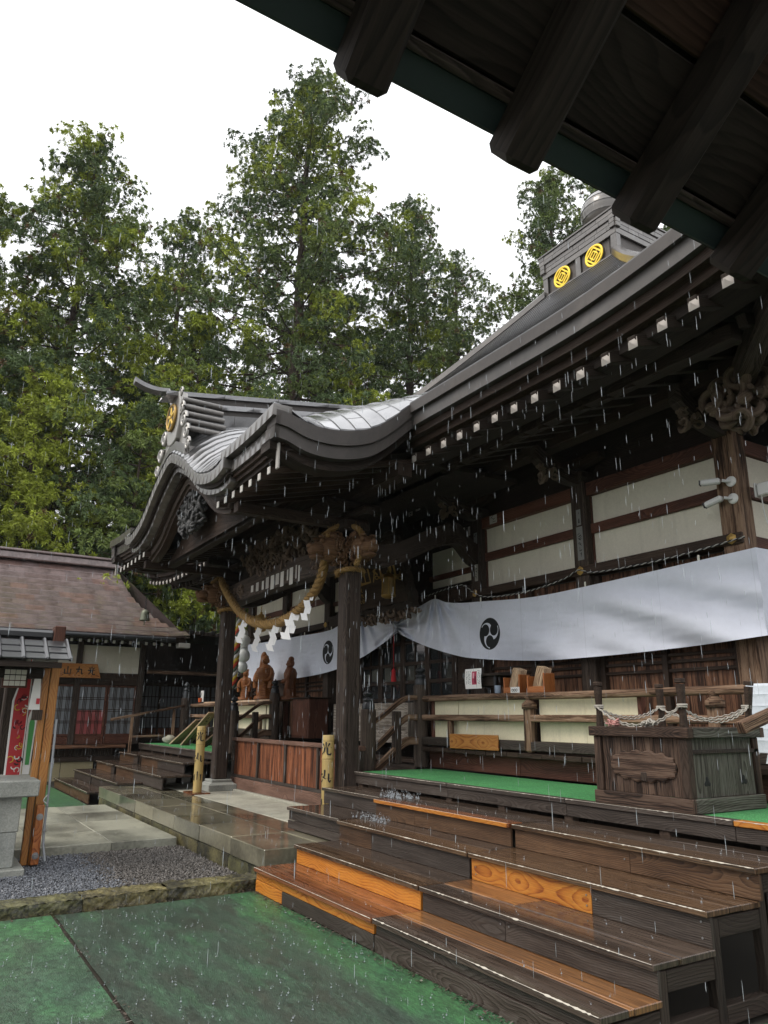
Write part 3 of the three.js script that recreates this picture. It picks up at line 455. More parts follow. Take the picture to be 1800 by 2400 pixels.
// ---------- porch posts, beams, carvings ----------
const PX = [-8.42, -12.92], PZ = -4.7;
function curls(cx, cy, cz, w, h, d, n, seed, r = .035) { // clustered carved scrolls and leaves
  const a = []; SEED = seed;
  for (let i = 0; i < n; i++) {
    const u = rr(-1, 1), v = rr(-1, 1); if (u * u + v * v > 1.15) continue; const x = cx + u * w / 2, y = cy + v * h / 2, z = cz + rr(-.5, .5) * d, s = r * rr(.6, 1.5);
    const g = rnd() < .55 ? new THREE.TorusGeometry(s, s * .42, 5, 9, rr(3, 6)) : new THREE.SphereGeometry(s, 7, 5).scale(rr(.6, 1.6), rr(.5, 1), rr(.4, .8));
    a.push(g.rotateX(rr(-.8, .8)).rotateY(rr(-.8, .8)).rotateZ(rr(0, 6)).translate(x, y, z));
  }
  return merge(a);
}
{
  const por = group('porch', hall);
  for (const x of PX) {
    mesh('porch_post', bx(x - .115, x + .115, .5, 3.45, PZ - .115, PZ + .115, 'y', .022), W.post[0], por);
    mesh('base_stone', merge([bx(x - .25, x + .25, .32, .43, PZ - .25, PZ + .25, 'x', .01), bx(x - .18, x + .18, .46, .505, PZ - .18, PZ + .18, 'x', .01), flatN(new THREE.CylinderGeometry(.25, .335, .035, 4).rotateY(Math.PI / 4).translate(x, .446, PZ))]), S.block[1], por);
  }
  // straight beam with carved scroll ends
  mesh('porch_beam', sweep(rect(-.11, .11, -.175, .175), 40, (t, a, b) => { const x = lerp(-12.85, -8.5, t), e = Math.min(t, 1 - t); return [x, 3.6 + .05 * Math.sin(Math.PI * t) + b * (b < 0 ? 1 - .25 * (1 - sstep(0, .06, e)) : 1), PZ + a]; }), W.post[1], por);
  mesh('beam_scrolls', curls(-12.25, 3.62, PZ + .115, .7, .22, .02, 60, 5, .03), W.carve[0], por);
  mesh('beam_scrolls', curls(-9.05, 3.66, PZ + .115, .7, .22, .02, 60, 6, .03), W.carve[0], por);
  mesh('beam_carving', curls(-10.7, 4.08, PZ + .02, 2.6, .6, .2, 560, 9, .05), W.carve[0], por);
  mesh('carving_back', bx(-12.7, -8.7, 3.8, 4.5, PZ - .12, PZ - .08), W.dark[0], por);
  mesh('upper_purlin', bx(-14.2, -7.1, 4.36, 4.52, PZ - .1, PZ + .1, 'x'), W.beam[0], por);
  // lion-head beam ends
  for (const [x, s] of [[PX[0], 1], [PX[1], -1]]) for (const dir of ['x', 'z']) {
    SEED = 40 + s; const L = 0.42, a = [blob(.2, 0, 0, .2, .17, .15, 12), blob(.4, -.03, 0, .13, .09, .12, 10), blob(.4, -.13, 0, .11, .035, .09, 8), blob(.5, .01, 0, .045, .04, .06, 8)];
    for (const q of [-1, 1]) { a.push(blob(.36, .08, q * .08, .04, .035, .03, 8), blob(.37, .13, q * .08, .05, .02, .04, 8), blob(.22, .15, q * .13, .06, .04, .03, 8)); }
    for (let i = 0; i < 90; i++) { const th = rr(0, 6.28), rad = rr(.13, .21); a.push(new THREE.TorusGeometry(rr(.02, .04), .013, 5, 8).rotateY(rr(0, 3)).translate(rr(.02, .2), Math.sin(th) * rad, Math.cos(th) * rad)); }
    for (let i = 0; i < 5; i++) a.push(new THREE.ConeGeometry(.012, .04, 5).translate(.42 + i * .015, -.085, -.06 + i * .03));
    const g = merge(a); if (dir === 'z') g.rotateY(-Math.PI / 2); else if (s < 0) g.rotateY(Math.PI);
    mesh('lion_head', g.translate(x + (dir === 'x' ? s * .1 : 0), 3.66, PZ + (dir === 'z' ? .1 : 0)), wood('strong', .2, .12, .068, { rough: .75 }), por);
  }
  for (const x of PX) { mesh('bracket_block', bx(x - .2, x + .2, 3.9, 4.08, PZ - .2, PZ + .2, 'x', .04), W.dark[1], por); mesh('bracket_arm', bx(x - .5, x + .5, 4.08, 4.2, PZ - .09, PZ + .09, 'x', .04), W.dark[2], por); mesh('bracket_arm', bx(x - .08, x + .08, 4.2, 4.36, PZ - .45, PZ + .45, 'z', .04), W.dark[0], por); }
  // curved shrimp beams from the posts back to the hall
  for (const x of [-8.38, -12.95]) mesh('curved_beam', sweep(rect(-.1, .1, -.15, .15), 26, (t, a, b) => [x + a + .02, 3.62 + .5 * sstep(.1, .85, t) - .28 * sstep(.8, 1, t) + b, lerp(PZ - .1, ZW + .1, t)]), W.dark[1], por);
  // pale paper votive slips pasted on the beam and upper timbers
  const slip = [std(.55, .53, .49, .9), std(.42, .4, .37, .9)];
  [[-11.55, .1, .11], [-11.33, .11, .15], [-11.1, .08, .13], [-10.92, .12, .2], [-10.72, .13, .2], [-10.53, .13, .2], [-10.35, .12, .2], [-10.15, .05, .2], [-10.02, .12, .22], [-9.85, .045, .24], [-9.75, .05, .2]].forEach(([x, w, h], i) => mesh('paper_slip', bx(x - w / 2, x + w / 2, 3.56 + .04 * Math.sin(i * 3) - h / 2 + .03, 3.56 + h / 2 + .03, PZ + .112, PZ + .1145, 'x', .001), slip[i % 2], por));
}
{ // narrow votive slips pasted on the columns and upper timbers
  const sl = hall, mats = [std(.3, .29, .26, .9), std(.2, .2, .19, .9), std(.42, .4, .36, .9)], mk = std(.02, .02, .02, .8); SEED = 61;
  const put = (x, y, z, w, h, m) => { const g = group('paper_slip', sl); mesh('paper', bx(x - w / 2, x + w / 2, y - h / 2, y + h / 2, z, z + .002, 'y', .0005), m, g); const a = []; for (let k = 0; k < Math.round(h / .05) * 2; k++) a.push(cbox(rr(.2, .6) * w, .007, .001, .0003).rotateZ(pick([0, 1.57, .5, -.5])).translate(x + rr(-.16, .16) * w, y + rr(-.4, .4) * h, z + .0028)); mesh('ink_marks', merge(a), mk, g); };
  put(-8.3, 3.62, ZW + .112, .07, .34, mats[0]); put(-8.3, 4.05, ZW + .112, .075, .24, mats[1]); put(-6.27, 3.62, ZW + .112, .1, .42, mats[1]); put(-6.27, 3.95, ZW + .112, .07, .2, mats[1]); put(-7.93, 4.3, ZW + .074, .16, .12, mats[2]); put(-8.55, 4.28, ZW - .02, .15, .14, mats[2]); put(-8.78, 4.3, ZW - .02, .14, .12, mats[2]);
  for (const [x, y] of [[-9.2, 4.62], [-9.0, 4.66], [-8.8, 4.7], [-9.05, 4.85], [-7.6, 4.7]]) put(x, y, ZW + .655, .11, .14, mats[0]);
}
// ---------- roof of the hall ----------
const roofMap = tex(512, 512, (u, v, o) => { const a = fbm(u, v, 6, 6, 5, 101), b = fbm(u, v, 40, 40, 3, 102), t = clamp(.5 + (a - .5) * .8 + (b - .5) * .5); o[0] = lerp(.06, .13, t); o[1] = lerp(.06, .128, t); o[2] = lerp(.062, .128, t); }, { repeat: [.5, .5] });
const copperRow = many(4, (i, k) => new THREE.MeshPhysicalMaterial({ map: roofMap, color: C3(1.5 * k, 1.5 * k, 1.5 * k), roughness: .5, metalness: .6, clearcoat: .4, clearcoatRoughness: .35, side: THREE.DoubleSide }));
const copperTile = many(4, (i, k) => new THREE.MeshPhysicalMaterial({ map: roofMap, color: C3(2.3 * k, 2.32 * k, 2.35 * k), roughness: .3, metalness: .85, clearcoat: 1, clearcoatRoughness: .1, side: THREE.DoubleSide }));
const copperEdge = many(3, (i, k) => new THREE.MeshPhysicalMaterial({ map: roofMap, color: C3(1.25 * k, 1.15 * k, 1.03 * k), roughness: .4, metalness: .4, clearcoat: .8, clearcoatRoughness: .14, side: THREE.DoubleSide }));
const eaveGrey = new THREE.MeshPhysicalMaterial({ map: roofMap, color: C3(.65, .58, .52), roughness: .55, metalness: .1, clearcoat: .25, clearcoatRoughness: .3, side: THREE.DoubleSide });
const copperBrown = many(3, (i, k) => new THREE.MeshPhysicalMaterial({ map: roofMap, color: C3(.72 * k, .62 * k, .55 * k), roughness: .6, metalness: .2, clearcoat: .15, clearcoatRoughness: .3, side: THREE.DoubleSide }));
const mainY = z => { const t = EZ - z; return 5.165 + .63 * t + .033 * t * t; };
const HW = EZ - APZ; // half width of the square eave
const eaveLift = s => .3 * Math.pow(clamp((Math.abs(s) / HW - .7) / .3), 2); // upward sweep to the corners
const roof = group('roof', hall);
{
  // stepped courses of copper sheet on the front and side slopes
  const N = 46; const zAt = k => EZ - (HW - 1.15) * k / N;
  for (let side = 0; side < 4; side++) for (let k = 0; k < N; k++) {
    const z0 = zAt(k), z1 = zAt(k + 1) - .03, h0 = z0 - APZ, h1 = z1 - APZ, lift = (x, k2) => eaveLift(x) * Math.pow(1 - k2 / N, 3);
    const g = sheet((u, v) => { const s = lerp(-1, 1, u), hh = lerp(h0, h1, v), x = s * hh, y = mainY(lerp(z0, z1, v)) + lift(x, k + v) + .03 * (1 - v); return [x, y, hh]; }, side === 0 ? 36 : 12, 1, (u, v, p) => [p[0], p[2]]);
    if (side === 0 && k < 30) { // the front slope is one mesh per course, with a dropped lip
      const lip = sheet((u, v) => { const s = lerp(-1, 1, u), x = s * h0; return [x, mainY(z0) + lift(x, k) + .03 - v * .035, h0]; }, 36, 1, (u, v, p) => [p[0], v * .02]);
      mesh('copper_course', merge([g, lip]).translate(XC, 0, APZ), copperRow[k % 4], roof);
    } else { g.rotateY(side * Math.PI / 2).translate(XC, 0, APZ); (roof.userData.rest ??= []).push(g); }
  }
  const rest = mesh('copper_courses', merge(roof.userData.rest), copperRow[0], roof); delete roof.userData.rest; rest.userData.kind = 'stuff';
  // hip ridges
  for (const [sx, sz] of [[-1, 1], [1, 1]]) { const hip = sweep([[-.14, -.06], [.14, -.06], [.12, .1], [.05, .15], [-.05, .15], [-.12, .1]], 40, (t, a, b) => { const hh = lerp(HW, 1.15, t), y = mainY(APZ + hh) + eaveLift(hh) * Math.pow(1 - t, 3); return [XC + sx * (hh + a * .7), y + b, APZ + sz * (hh - a * .7)]; }); mesh('hip_ridge', hip, copperEdge[0], roof); }
  // eave edge: thick layered copper-clad edge, and the dark boards stepping back below it
  for (let side = 0; side < 4; side++) {
    const bands = [[.0, .02, -.12, .0, copperBrown[0]], [-.03, -.03, -.27, -.12, eaveGrey], [-.16, -.1, -.36, -.27, W.beam[0]], [-.3, -.2, -.46, -.35, W.beam[1]], [-.44, -.3, -.56, -.455, W.dark[0]]];
    bands.forEach(([zi, zo, b0, b1, m], bi) => {
      const seg = side === 0 && bi < 2 ? 9 : 1;
      for (let q = 0; q < seg; q++) { const g = sweep(rect(zi - .22, zo, b0, b1), 60 / seg | 0, (t, a, b) => { const x = lerp(-HW, HW, (q + t) / seg); return [x, 5.165 + eaveLift(x) + b - (a < -.1 ? -.02 : 0), HW + a]; }); mesh(bi > 1 ? 'eave_board' : 'eave_edge', g.rotateY(side * Math.PI / 2).translate(XC, 0, APZ), m, roof); }
    });
  }
  // soffit and rafters with pale capped ends
  const soff = sheet((u, v) => { const x = lerp(-HW + .3, HW - .3, u), z = lerp(HW - .45, HW - 2.9, v); return [XC + x, 4.68 + eaveLift(x) * (1 - v) + v * .75, APZ + z]; }, 60, 2, (u, v, p) => [p[2], p[0]]);
  mesh('soffit', soff, W.dark[0], roof);
  mesh('soffit', sheet((u, v) => { const x = lerp(-HW + .3, HW - .3, u), z = lerp(HW - .45, HW - 2.9, v); return [x, 4.68 + eaveLift(x) * (1 - v) + v * .75, z]; }, 60, 2, (u, v, p) => [p[2], p[0]]).rotateY(Math.PI / 2).translate(XC, 0, APZ), W.dark[0], roof);
  const capMat = std(.34, .31, .28, .6, { metalness: .1 });
  const rg = cbox(2.3, .105, .085, .004).rotateY(Math.PI / 2).rotateX(Math.atan2(.72, 2.3)), cap = new THREE.ConeGeometry(.068, .03, 4).rotateY(Math.PI / 4).rotateX(Math.PI / 2);
  const xs = []; for (let x = -2.5; x > -7.2; x -= .3) xs.push(x); for (let x = -14.4; x > -19; x -= .3) xs.push(x);
  for (const x of xs) {
    const l = eaveLift(x - XC);
    const r = mesh('rafter', rg, pick(W.dark), roof); r.position.set(x, 4.56 + .36 + l, EZ - .11 - 1.15);
    const c = mesh('rafter_cap', cap, capMat, roof); c.position.set(x, r.position.y - .352, r.position.z + 1.108);
    const r2 = mesh('rafter', rg, pick(W.dark), roof); r2.position.set(x - .3, 4.68 + .3 + l * .6, EZ - .75 - 1.15);
  }
  mesh('rafter_bearer', bx(-17.5, -3.2, 4.62, 4.76, EZ - .95, EZ - .8, 'x'), W.dark[1], roof);
  mesh('wall_purlin', bx(-17.6, -3.0, 4.72, 4.92, ZW + .45, ZW + .65, 'x', .02), W.beam[0], roof);
  // bracket sets over the columns
  for (const x of [-4.26, -6.28, -8.32]) {
    mesh('bracket_block', bx(x - .16, x + .16, 4.4, 4.54, ZW - .1, ZW + .2, 'x', .04), W.dark[1], roof);
    mesh('bracket_arm', sweep(rect(-.06, .06, -.07, .07), 12, (t, a, b) => [lerp(x - .45, x + .45, t), 4.62 + b - (b < 0 ? -.06 * (1 - Math.sin(Math.PI * t)) : 0), ZW + .12 + a]), W.beam[2], roof);
    mesh('bracket_arm', sweep(rect(-.07, .07, -.09, .09), 14, (t, a, b) => [x + a, 4.45 + .22 * t * t + b, lerp(ZW + .1, ZW + .8, t)]), W.post[0], roof);
    mesh('carved_nose', curls(x, 4.5, ZW + .62, .16, .26, .28, 26, 12, .045), W.carve[0], roof);
  }
  mesh('corner_brace', sweep(rect(-.09, .09, -.11, .11), 16, (t, a, b) => [-4.26 + t * 1.9 + a * .7, 4.5 + .25 * t + .1 * Math.sin(t * 3) + b, ZW + t * 1.9 - a * .7]), W.post[1], roof);
  mesh('carved_nose', curls(-3.7, 4.45, ZW + .55, .5, .5, .4, 90, 15, .07), W.carve[0], roof);
  mesh('frieze_board', bx(-17, -4.1, 4.38, 5.0, ZW - .1, ZW - .04), W.dark[0], roof);
}
{ // box at the apex with gilt crests, and the jewel
  const y0 = 11.6, cz = -12.0, w = 1.14, Z0 = APZ;
  const bxg = group('apex_box', hall);
  mesh('box_core', bx(XC - w + .05, XC + w - .05, y0 - .5, y0 + 1.05, Z0 - w + .05, Z0 + w - .05), copperBrown[0], bxg);
  for (let s = 0; s < 4; s++) {
    const P = (g, n, m) => mesh(n, g.rotateY(s * Math.PI / 2).translate(XC, 0, Z0), m, bxg);
    P(bx(-w - .02, w + .02, y0 - .12, y0 + .05, w - .02, w + .03), 'box_rail', copperEdge[0]); P(bx(-w - .02, w + .02, y0 + .52, y0 + .66, w - .02, w + .03), 'box_rail', copperEdge[1]);
    for (const x of [-w + .06, 0, w - .06]) P(bx(x - .075, x + .075, y0 + .052, y0 + .518, w - .02, w + .02), 'box_stile', copperEdge[2]);
    for (const x of [-.52, .5]) P(bx(x - .42, x + .42, y0 + .05, y0 + .52, w - .05, w - .035), 'box_panel', copperBrown[1]);
    for (let k = 0; k < 4; k++) { let x = -w - .08; const yy = y0 + .665 + k * .115; while (x < w + .08) { const x1 = Math.min(w + .085, x + rr(.35, .6)); P(bx(x + .002, x1 - .002, yy, yy + .112, w - .1, w + .04 + (k > 1 ? .03 : 0) + rr(0, .004), 'x', .006), 'copper_plate', pick(copperEdge)); x = x1; } }
  }
  mesh('box_lid', bx(XC - w - .1, XC + w + .1, y0 + 1.125, y0 + 1.17, Z0 - w - .1, Z0 + w + .1), copperEdge[0], bxg);
  for (const x of [-.52, .5]) { // crest: a ring with two overlapping lozenges
    const cr = group('gilt_crest', hall), z = Z0 + w + .02, y = y0 + .285, gm = phys(.95, .68, .06, .4, { metalness: .3 });
    mesh('ring', new THREE.TorusGeometry(.245, .035, 6, 28).scale(1, 1, .6).translate(XC + x, y, z), gm, cr);
    for (const [r, t] of [[.22, .028], [.12, .024]]) for (let k = 0; k < 4; k++) { const a = k * Math.PI / 2, b = a + Math.PI / 2; mesh('lozenge_bar', beam([XC + x + Math.cos(a) * r, y + Math.sin(a) * r, z], [XC + x + Math.cos(b) * r, y + Math.sin(b) * r, z], .03, t * 1.5), gm, cr); }
    mesh('lozenge_bar', beam([XC + x - .09, y - .09, z], [XC + x + .09, y + .09, z], .025, .035), gm, cr); 
  }
  // curved flared foot of the box
  for (const s of [0, 1]) mesh('box_foot', sweep([[0, 0], [.5, -.34], [.5, -.42], [-.1, -.2]], 8, (t, a, b) => { const x = lerp(-w, w, t); return s ? [XC + w + a, y0 - .05 + b + .12 * a * a, Z0 + x] : [XC + x, y0 - .05 + b + .1 * a * a, Z0 + w + a * .4]; }), copperTile[1], bxg);
  // jewel built of copper bands
  const J = group('jewel', hall), R = .62, jc = y0 + 1.2 + 1.0;
  for (let k = 0; k < 7; k++) { const a0 = -1.05 + k * .36, a1 = Math.min(1.57, a0 + .37); mesh('jewel_band', lathe(Array.from({ length: 5 }, (_, i) => { const a = lerp(a0, a1, i / 4); return [R * Math.cos(a) + (i === 0 ? .012 : 0), R * 1.0 * Math.sin(a)]; }), 28).translate(XC, jc, Z0), copperEdge[k % 3], J); }
  mesh('jewel_tip', lathe([[.16, 0], [.1, .08], [.03, .2], [.001, .34]], 14).translate(XC, jc + R - .03, Z0), copperEdge[0], J);
  mesh('jewel_seat', lathe([[.7, 0], [.68, .1], [.42, .2], [.36, .32], [.45, .46]], 24).translate(XC, y0 + 1.17, Z0), copperEdge[1], J);
}
// ---------- porch roof ----------
const KF = -2.85, KW = 3.85, XR = XC + KW;
const VT = [[0, 4.70], [.15, 4.69], [.39, 4.62], [.62, 4.605], [.86, 4.63], [1.12, 4.70], [1.285, 4.78], [1.5, 4.94], [1.75, 5.165]];
const vergeY = d => d > 1.75 ? mainY(KF - d) : smoothTab(VT, d);
const porchIn = d => Math.max(4.69 + .55 * d - .06 * d * d, d > 1.75 ? mainY(KF - d) + .01 : 0);
const sideE = x => { const e = clamp((Math.abs(x - XC) - (KW - 1.0)) / 1.0); return e * e; };
const porchY = (x, z) => { const d = KF - z, s = porchIn(d); return s + (vergeY(d) - s) * sideE(x) + .06 * Math.pow(clamp((Math.abs(x - XC) - 2.3) / 1.55), 2) * clamp(1 - d / .6); };
const KT = [[0, 5.33], [.16, 5.31], [.72, 5.07], [1.0, 4.9], [1.25, 4.74], [1.5, 4.62], [1.92, 4.52], [2.2, 4.51], [2.45, 4.57]];
const kara = u => smoothTab(KT, Math.abs(u));
const karaY = (x, z) => { const d = -2.8 - z; return kara(x - XC) + (d > 0 ? .75 * (1 - Math.exp(-d / .55)) : 0); };
{
  const pr = group('porch_roof', hall);
  const T = .2; let row = 0;
  for (let d = .0; d < 4.1; d += T, row++) { // individual copper tiles on the right-hand side, in staggered courses
    const z0 = KF - d + .004, z1 = KF - d - T + .01, y = (x, z) => porchY(x, Math.min(KF, z));
    let a = XR; const cuts = [XR]; let st = row % 2 ? .22 : .46; while (a > -9.6) { a -= st; st = .46; cuts.push(a); }
    for (let i = 0; i < cuts.length - 1; i++) {
      if (cuts[i + 1] < XC + 2.3 && d < .75) continue; const xa = cuts[i + 1] + .007, xb = cuts[i] - .007, nu = 5;
      const top = sheet((u, v) => { const x = lerp(xb, xa, u), z = lerp(z0, z1, v); return [x, y(x, z) + .02 - v * .014, z]; }, nu, 2, (u, v, p) => [p[0], p[2]]), lip = sheet((u, v) => { const x = lerp(xb, xa, u); return [x, y(x, z0) + .02 - v * .024, z0]; }, nu, 1, (u, v, p) => [p[0], v * .02]), sd = sheet((u, v) => { const z = lerp(z0, z1, u); return [xb, y(xb, z) + .02 - u * .014 - v * .02, z]; }, 2, 1), sd2 = sheet((u, v) => { const z = lerp(z0, z1, u); return [xa, y(xa, z) + .02 - u * .014 - v * .02, z]; }, 2, 1);
      mesh('copper_tile', merge([top, lip, sd, sd2]), copperTile[(i * 3 + row) % 4], pr);
    }
  }
  for (const [xa, xb, da] of [[XC - KW, XC - 2.25, 0], [XC - 2.25, XC + 2.25, .8], [XC + 2.25, XR, 0]]) mesh('roof_deck', sheet((u, v) => { const x = lerp(xa, xb, u), z = lerp(KF - da, KF - 4.1, v); return [x, porchY(x, z) - .03, z]; }, 60, 40, (u, v, p) => [p[0], p[2]]), copperRow[0], pr);
  const rest = []; for (let d = 0; d < 4.1; d += T) { const z0 = KF - d, z1 = KF - d - T; rest.push(sheet((u, v) => { const x = lerp(XC - KW, d < .75 ? XC - 2.3 : -9.55, u), z = lerp(z0, z1, v); return [x, porchY(x, z) + .018 - v * .014, z]; }, 24, 1, (u, v, p) => [p[0], p[2]])); }
  mesh('copper_courses', merge(rest), copperTile[2], pr).userData.kind = 'stuff';
  // front eave left and right of the curved gable: copper edge, second edge, layered boards
  for (const s of [-1, 1]) {
    const yE = t => porchY(XC + s * lerp(2.25, KW, t), KF);
    const bands = [[.02, -.2, -.13, .0, copperEdge[1]], [-.06, -.2, -.3, -.15, copperEdge[2]], [-.1, -.3, -.35, -.3, W.beam[1]], [-.14, -.35, -.4, -.35, W.beam[2]], [-.18, -.4, -.45, -.4, W.dark[2]]];
    bands.forEach(([zo, zi, b0, b1, m], i) => { const seg = i < 2 ? 10 : 1; for (let q = 0; q < seg; q++) mesh(i < 2 ? 'edge_plate' : 'eave_board', sweep(rect(zi, zo, b0, b1), seg > 1 ? 3 : 10, (t, a, b) => { const tt = lerp(q + (seg > 1 ? .008 : 0), q + 1 - (seg > 1 ? .008 : 0), t) / seg; return [XC + s * (lerp(2.25, KW, tt) - i * .03 * tt), yE(tt) + b, KF + a]; }), i < 2 ? (i ? copperEdge[q % 3] : copperEdge[(q + 1) % 3]) : m, pr); });
    // rolled verge: deep dark fascia and barge board under it
    for (const [o, b0, b1, m, n] of [[0, -.16, .0, copperBrown[0], 'verge_fascia'], [-.03, -.3, -.155, copperBrown[0], 'verge_fascia'], [-.14, -.4, -.29, W.dark[0], 'barge_board']]) mesh(n, sweep(rect(-.25, 0, b0, b1), 30, (t, a, b) => { const d = lerp(.02, 2.1, t); return [XC + s * (KW + o + a), vergeY(d) + b * (1 + .1 * Math.sin(Math.PI * t)) + (b > -.1 ? 0 : 0), KF - d]; }), m, pr);
    mesh('corner_rafter_end', bx(XC + s * (KW - .13) - .03, XC + s * (KW - .13) + .03, 4.08, 4.37, KF - .125, KF - .1, 'z', .006), std(.36, .34, .31, .6), pr);
    // rafters
    const rg = cbox(3.1, .07, .06, .003).rotateY(Math.PI / 2).rotateX(Math.atan2(.75, 3.1)), cg = cbox(.075, .085, .012, .004, 'x', [0, 0]), cm = std(.5, .48, .44, .6);
    for (let k = 0; k < 7; k++) { const x = XC + s * (KW - .42 - k * .27); const r = mesh('rafter', rg, pick(W.beam), pr); r.position.set(x, 4.15 + .36, -3.0 - 1.5); const c = mesh('rafter_cap', cg, cm, pr); c.position.set(x, r.position.y - .362, r.position.z + 1.512); }
    mesh('soffit', sheet((u, v) => [XC + s * lerp(2.1, KW - .3, u), 4.25 + v * .85, KF - .3 - v * 3.3], 2, 2, (u, v, p) => [p[2], p[0]]), W.dark[0], pr);
  }
  // ---- curved gable ----
  const kg = group('curved_gable', hall), U = 2.45;
  const band = (zo, zi, d0, d1, m, n, seg, u0 = -U, u1 = U) => { for (let q = 0; q < seg; q++) mesh(n, sweep(rect(zi, zo, d0, d1), Math.max(3, 66 / seg | 0), (t, a, b) => { const g = seg > 1 ? .004 : 0, u = lerp(u0, u1, (q + g + t * (1 - 2 * g)) / seg), h = .01, sl = (kara(u + h) - kara(u - h)) / (2 * h), L = Math.hypot(1, sl); return [XC + u - sl / L * b * .6, kara(u) + b / L * .4 + b * .6, -2.8 + a]; }), Array.isArray(m) ? m[q % m.length] : m, kg); };
  band(.0, -.3, -.14, .0, copperEdge, 'edge_plate', 34);
  band(-.08, -.3, -.19, -.14, W.dark[0], 'gable_layer', 1, -2.4, 2.4);
  band(-.12, -.34, -.26, -.18, copperEdge, 'edge_plate', 30, -2.36, 2.36);
  band(-.24, -.5, -.31, -.25, W.beam[0], 'gable_layer', 1, -2.1, 2.1);
  band(-.3, -.42, -.42, -.29, W.post[1], 'barge_board', 1, -1.95, 1.95);
  band(-.34, -.46, -.48, -.41, W.beam[1], 'barge_board', 1, -1.92, 1.92);
  // copper sheets over the curved gable, running back from its edge
  for (let q = 0; q < 30; q++) { const u0 = lerp(-2.3, 2.3, q / 30), u1 = lerp(-2.3, 2.3, (q + 1) / 30); for (let r = 0; r < 3; r++) mesh('copper_sheet', sheet((u, v) => { const x = XC + lerp(u0 + .008, u1 - .008, u), z = -2.79 - (r + v) * .6; return [x, karaY(x, z) + .012 + (u === 0 || u === 1 ? .014 : 0), z]; }, 4, 3, (u, v, p) => [p[0], p[2]]), copperTile[(q + r) % 4], kg); }
  mesh('gable_deck', sheet((u, v) => { const x = XC + lerp(-2.35, 2.35, u), z = -2.8 - v * 1.8; return [x, karaY(x, z) - .006, z]; }, 50, 8), copperRow[0], kg);
  mesh('gable_carving', curls(XC - .05, 4.5, -3.22, 1.0, .6, .1, 320, 21, .05), std(.045, .045, .045, .6), kg);
  mesh('gable_wall', sheet((u, v) => { const x = lerp(-2.2, 2.2, u); return [XC + x, lerp(4.05, Math.max(4.06, kara(x) - .45), v), -3.42]; }, 30, 2), W.beam[1], kg);
  mesh('gable_purlin', bx(XC - 2.2, XC + 2.2, 4.02, 4.12, -3.6, -3.48, 'x'), W.dark[0], kg);
  for (const s of [-1, 1]) mesh('gable_beam', bx(XC + s * 2.15 - .07, XC + s * 2.15 + .07, 3.98, 4.12, PZ, -3.1, 'z', .01), W.beam[0], kg);
  for (let k = -4; k <= 4; k++) mesh('gable_rib', bx(XC + k * .26 - .04, XC + k * .26 + .04, 4.1, 4.5, -3.6, -3.5, 'y'), W.beam[2], kg);
  mesh('porch_ceiling', bx(-14, -7.2, 4.62, 4.68, -6.6, -4.9, 'x'), W.dark[0], kg);
  // ---- ridge of the gable with its end ornament ----
  const rd = group('gable_ridge', hall), rY = z => 6.30 + .158 * (-2.9 - z);
  const strip = (w, b0, b1, m, n, z0, z1, seg = 1) => { for (let q = 0; q < seg; q++) mesh(n, sweep(rect(-w, w, b0, b1), 3, (t, a, b) => { const z = lerp(z0, z1, (q + .003 + t * .994) / seg); return [XC + a, rY(z) + b, z]; }), m, rd); };
  strip(.17, -.04, .03, copperTile[0], 'ridge_cap', -2.62, -7.2, 5);
  strip(.12, -.16, -.04, copperBrown[0], 'ridge_layer', -2.95, -7.2, 1);
  strip(.2, -.24, -.16, copperTile[1], 'ridge_layer', -2.95, -7.2, 8);
  strip(.15, -.34, -.24, copperBrown[0], 'ridge_layer', -2.95, -7.2, 1);
  strip(.22, -.6, -.34, copperRow[2], 'ridge_layer', -3.0, -7.2, 6);
  // upswept tip
  mesh('ridge_tip', sweep([[-.1, -.02], [.1, -.02], [.07, .045], [-.07, .045]], 16, (t, a, b) => { const z = lerp(-2.7, -2.18, t); return [XC + a * (1 - .25 * t), 6.33 - .05 * Math.sin(t * 2.2) + .1 * t * t + b * (1 + .3 * t), z]; }), copperRow[1], rd);
  // shield-shaped end plate with crest, clouds and rolls
  const og = group('ridge_end', hall), silver = phys(.36, .345, .32, .4, { metalness: .5, clearcoat: .5, clearcoatRoughness: .2 });
  const sh = new THREE.Shape(); sh.moveTo(-.2, .78); sh.bezierCurveTo(-.08, .84, .08, .84, .2, .78); sh.bezierCurveTo(.3, .5, .3, .3, .2, .06); sh.bezierCurveTo(.1, 0, -.1, 0, -.2, .06); sh.bezierCurveTo(-.3, .3, -.3, .5, -.2, .78);
  mesh('shield', new THREE.ExtrudeGeometry(sh, { depth: .1, bevelEnabled: true, bevelSize: .02, bevelThickness: .02, bevelSegments: 2 }).translate(XC, 5.5, -2.92), silver, og);
  mesh('crest_disc', new THREE.CylinderGeometry(.2, .2, .03, 28).rotateX(Math.PI / 2).translate(XC, 5.93, -2.785), phys(.07, .06, .04, .5), og);
  mesh('crest_ring', new THREE.TorusGeometry(.2, .024, 6, 26).translate(XC, 5.93, -2.775), goldDull, og);
  for (let k = 0; k < 5; k++) mesh('crest_petal', new THREE.CapsuleGeometry(.03, .09, 4, 8).translate(0, .1, 0).rotateZ(k * 1.2566).scale(1, 1, .5).translate(XC, 5.93, -2.768), gold, og);
  const vol = (x, y, r, s) => { const pts = []; for (let i = 0; i <= 22; i++) { const a = i * .5, q = r * (1 - i / 26); pts.push([x + s * Math.cos(a) * q, y + Math.sin(a) * q, -2.83]); } return tube(pts, r * .2, 50, 6); };
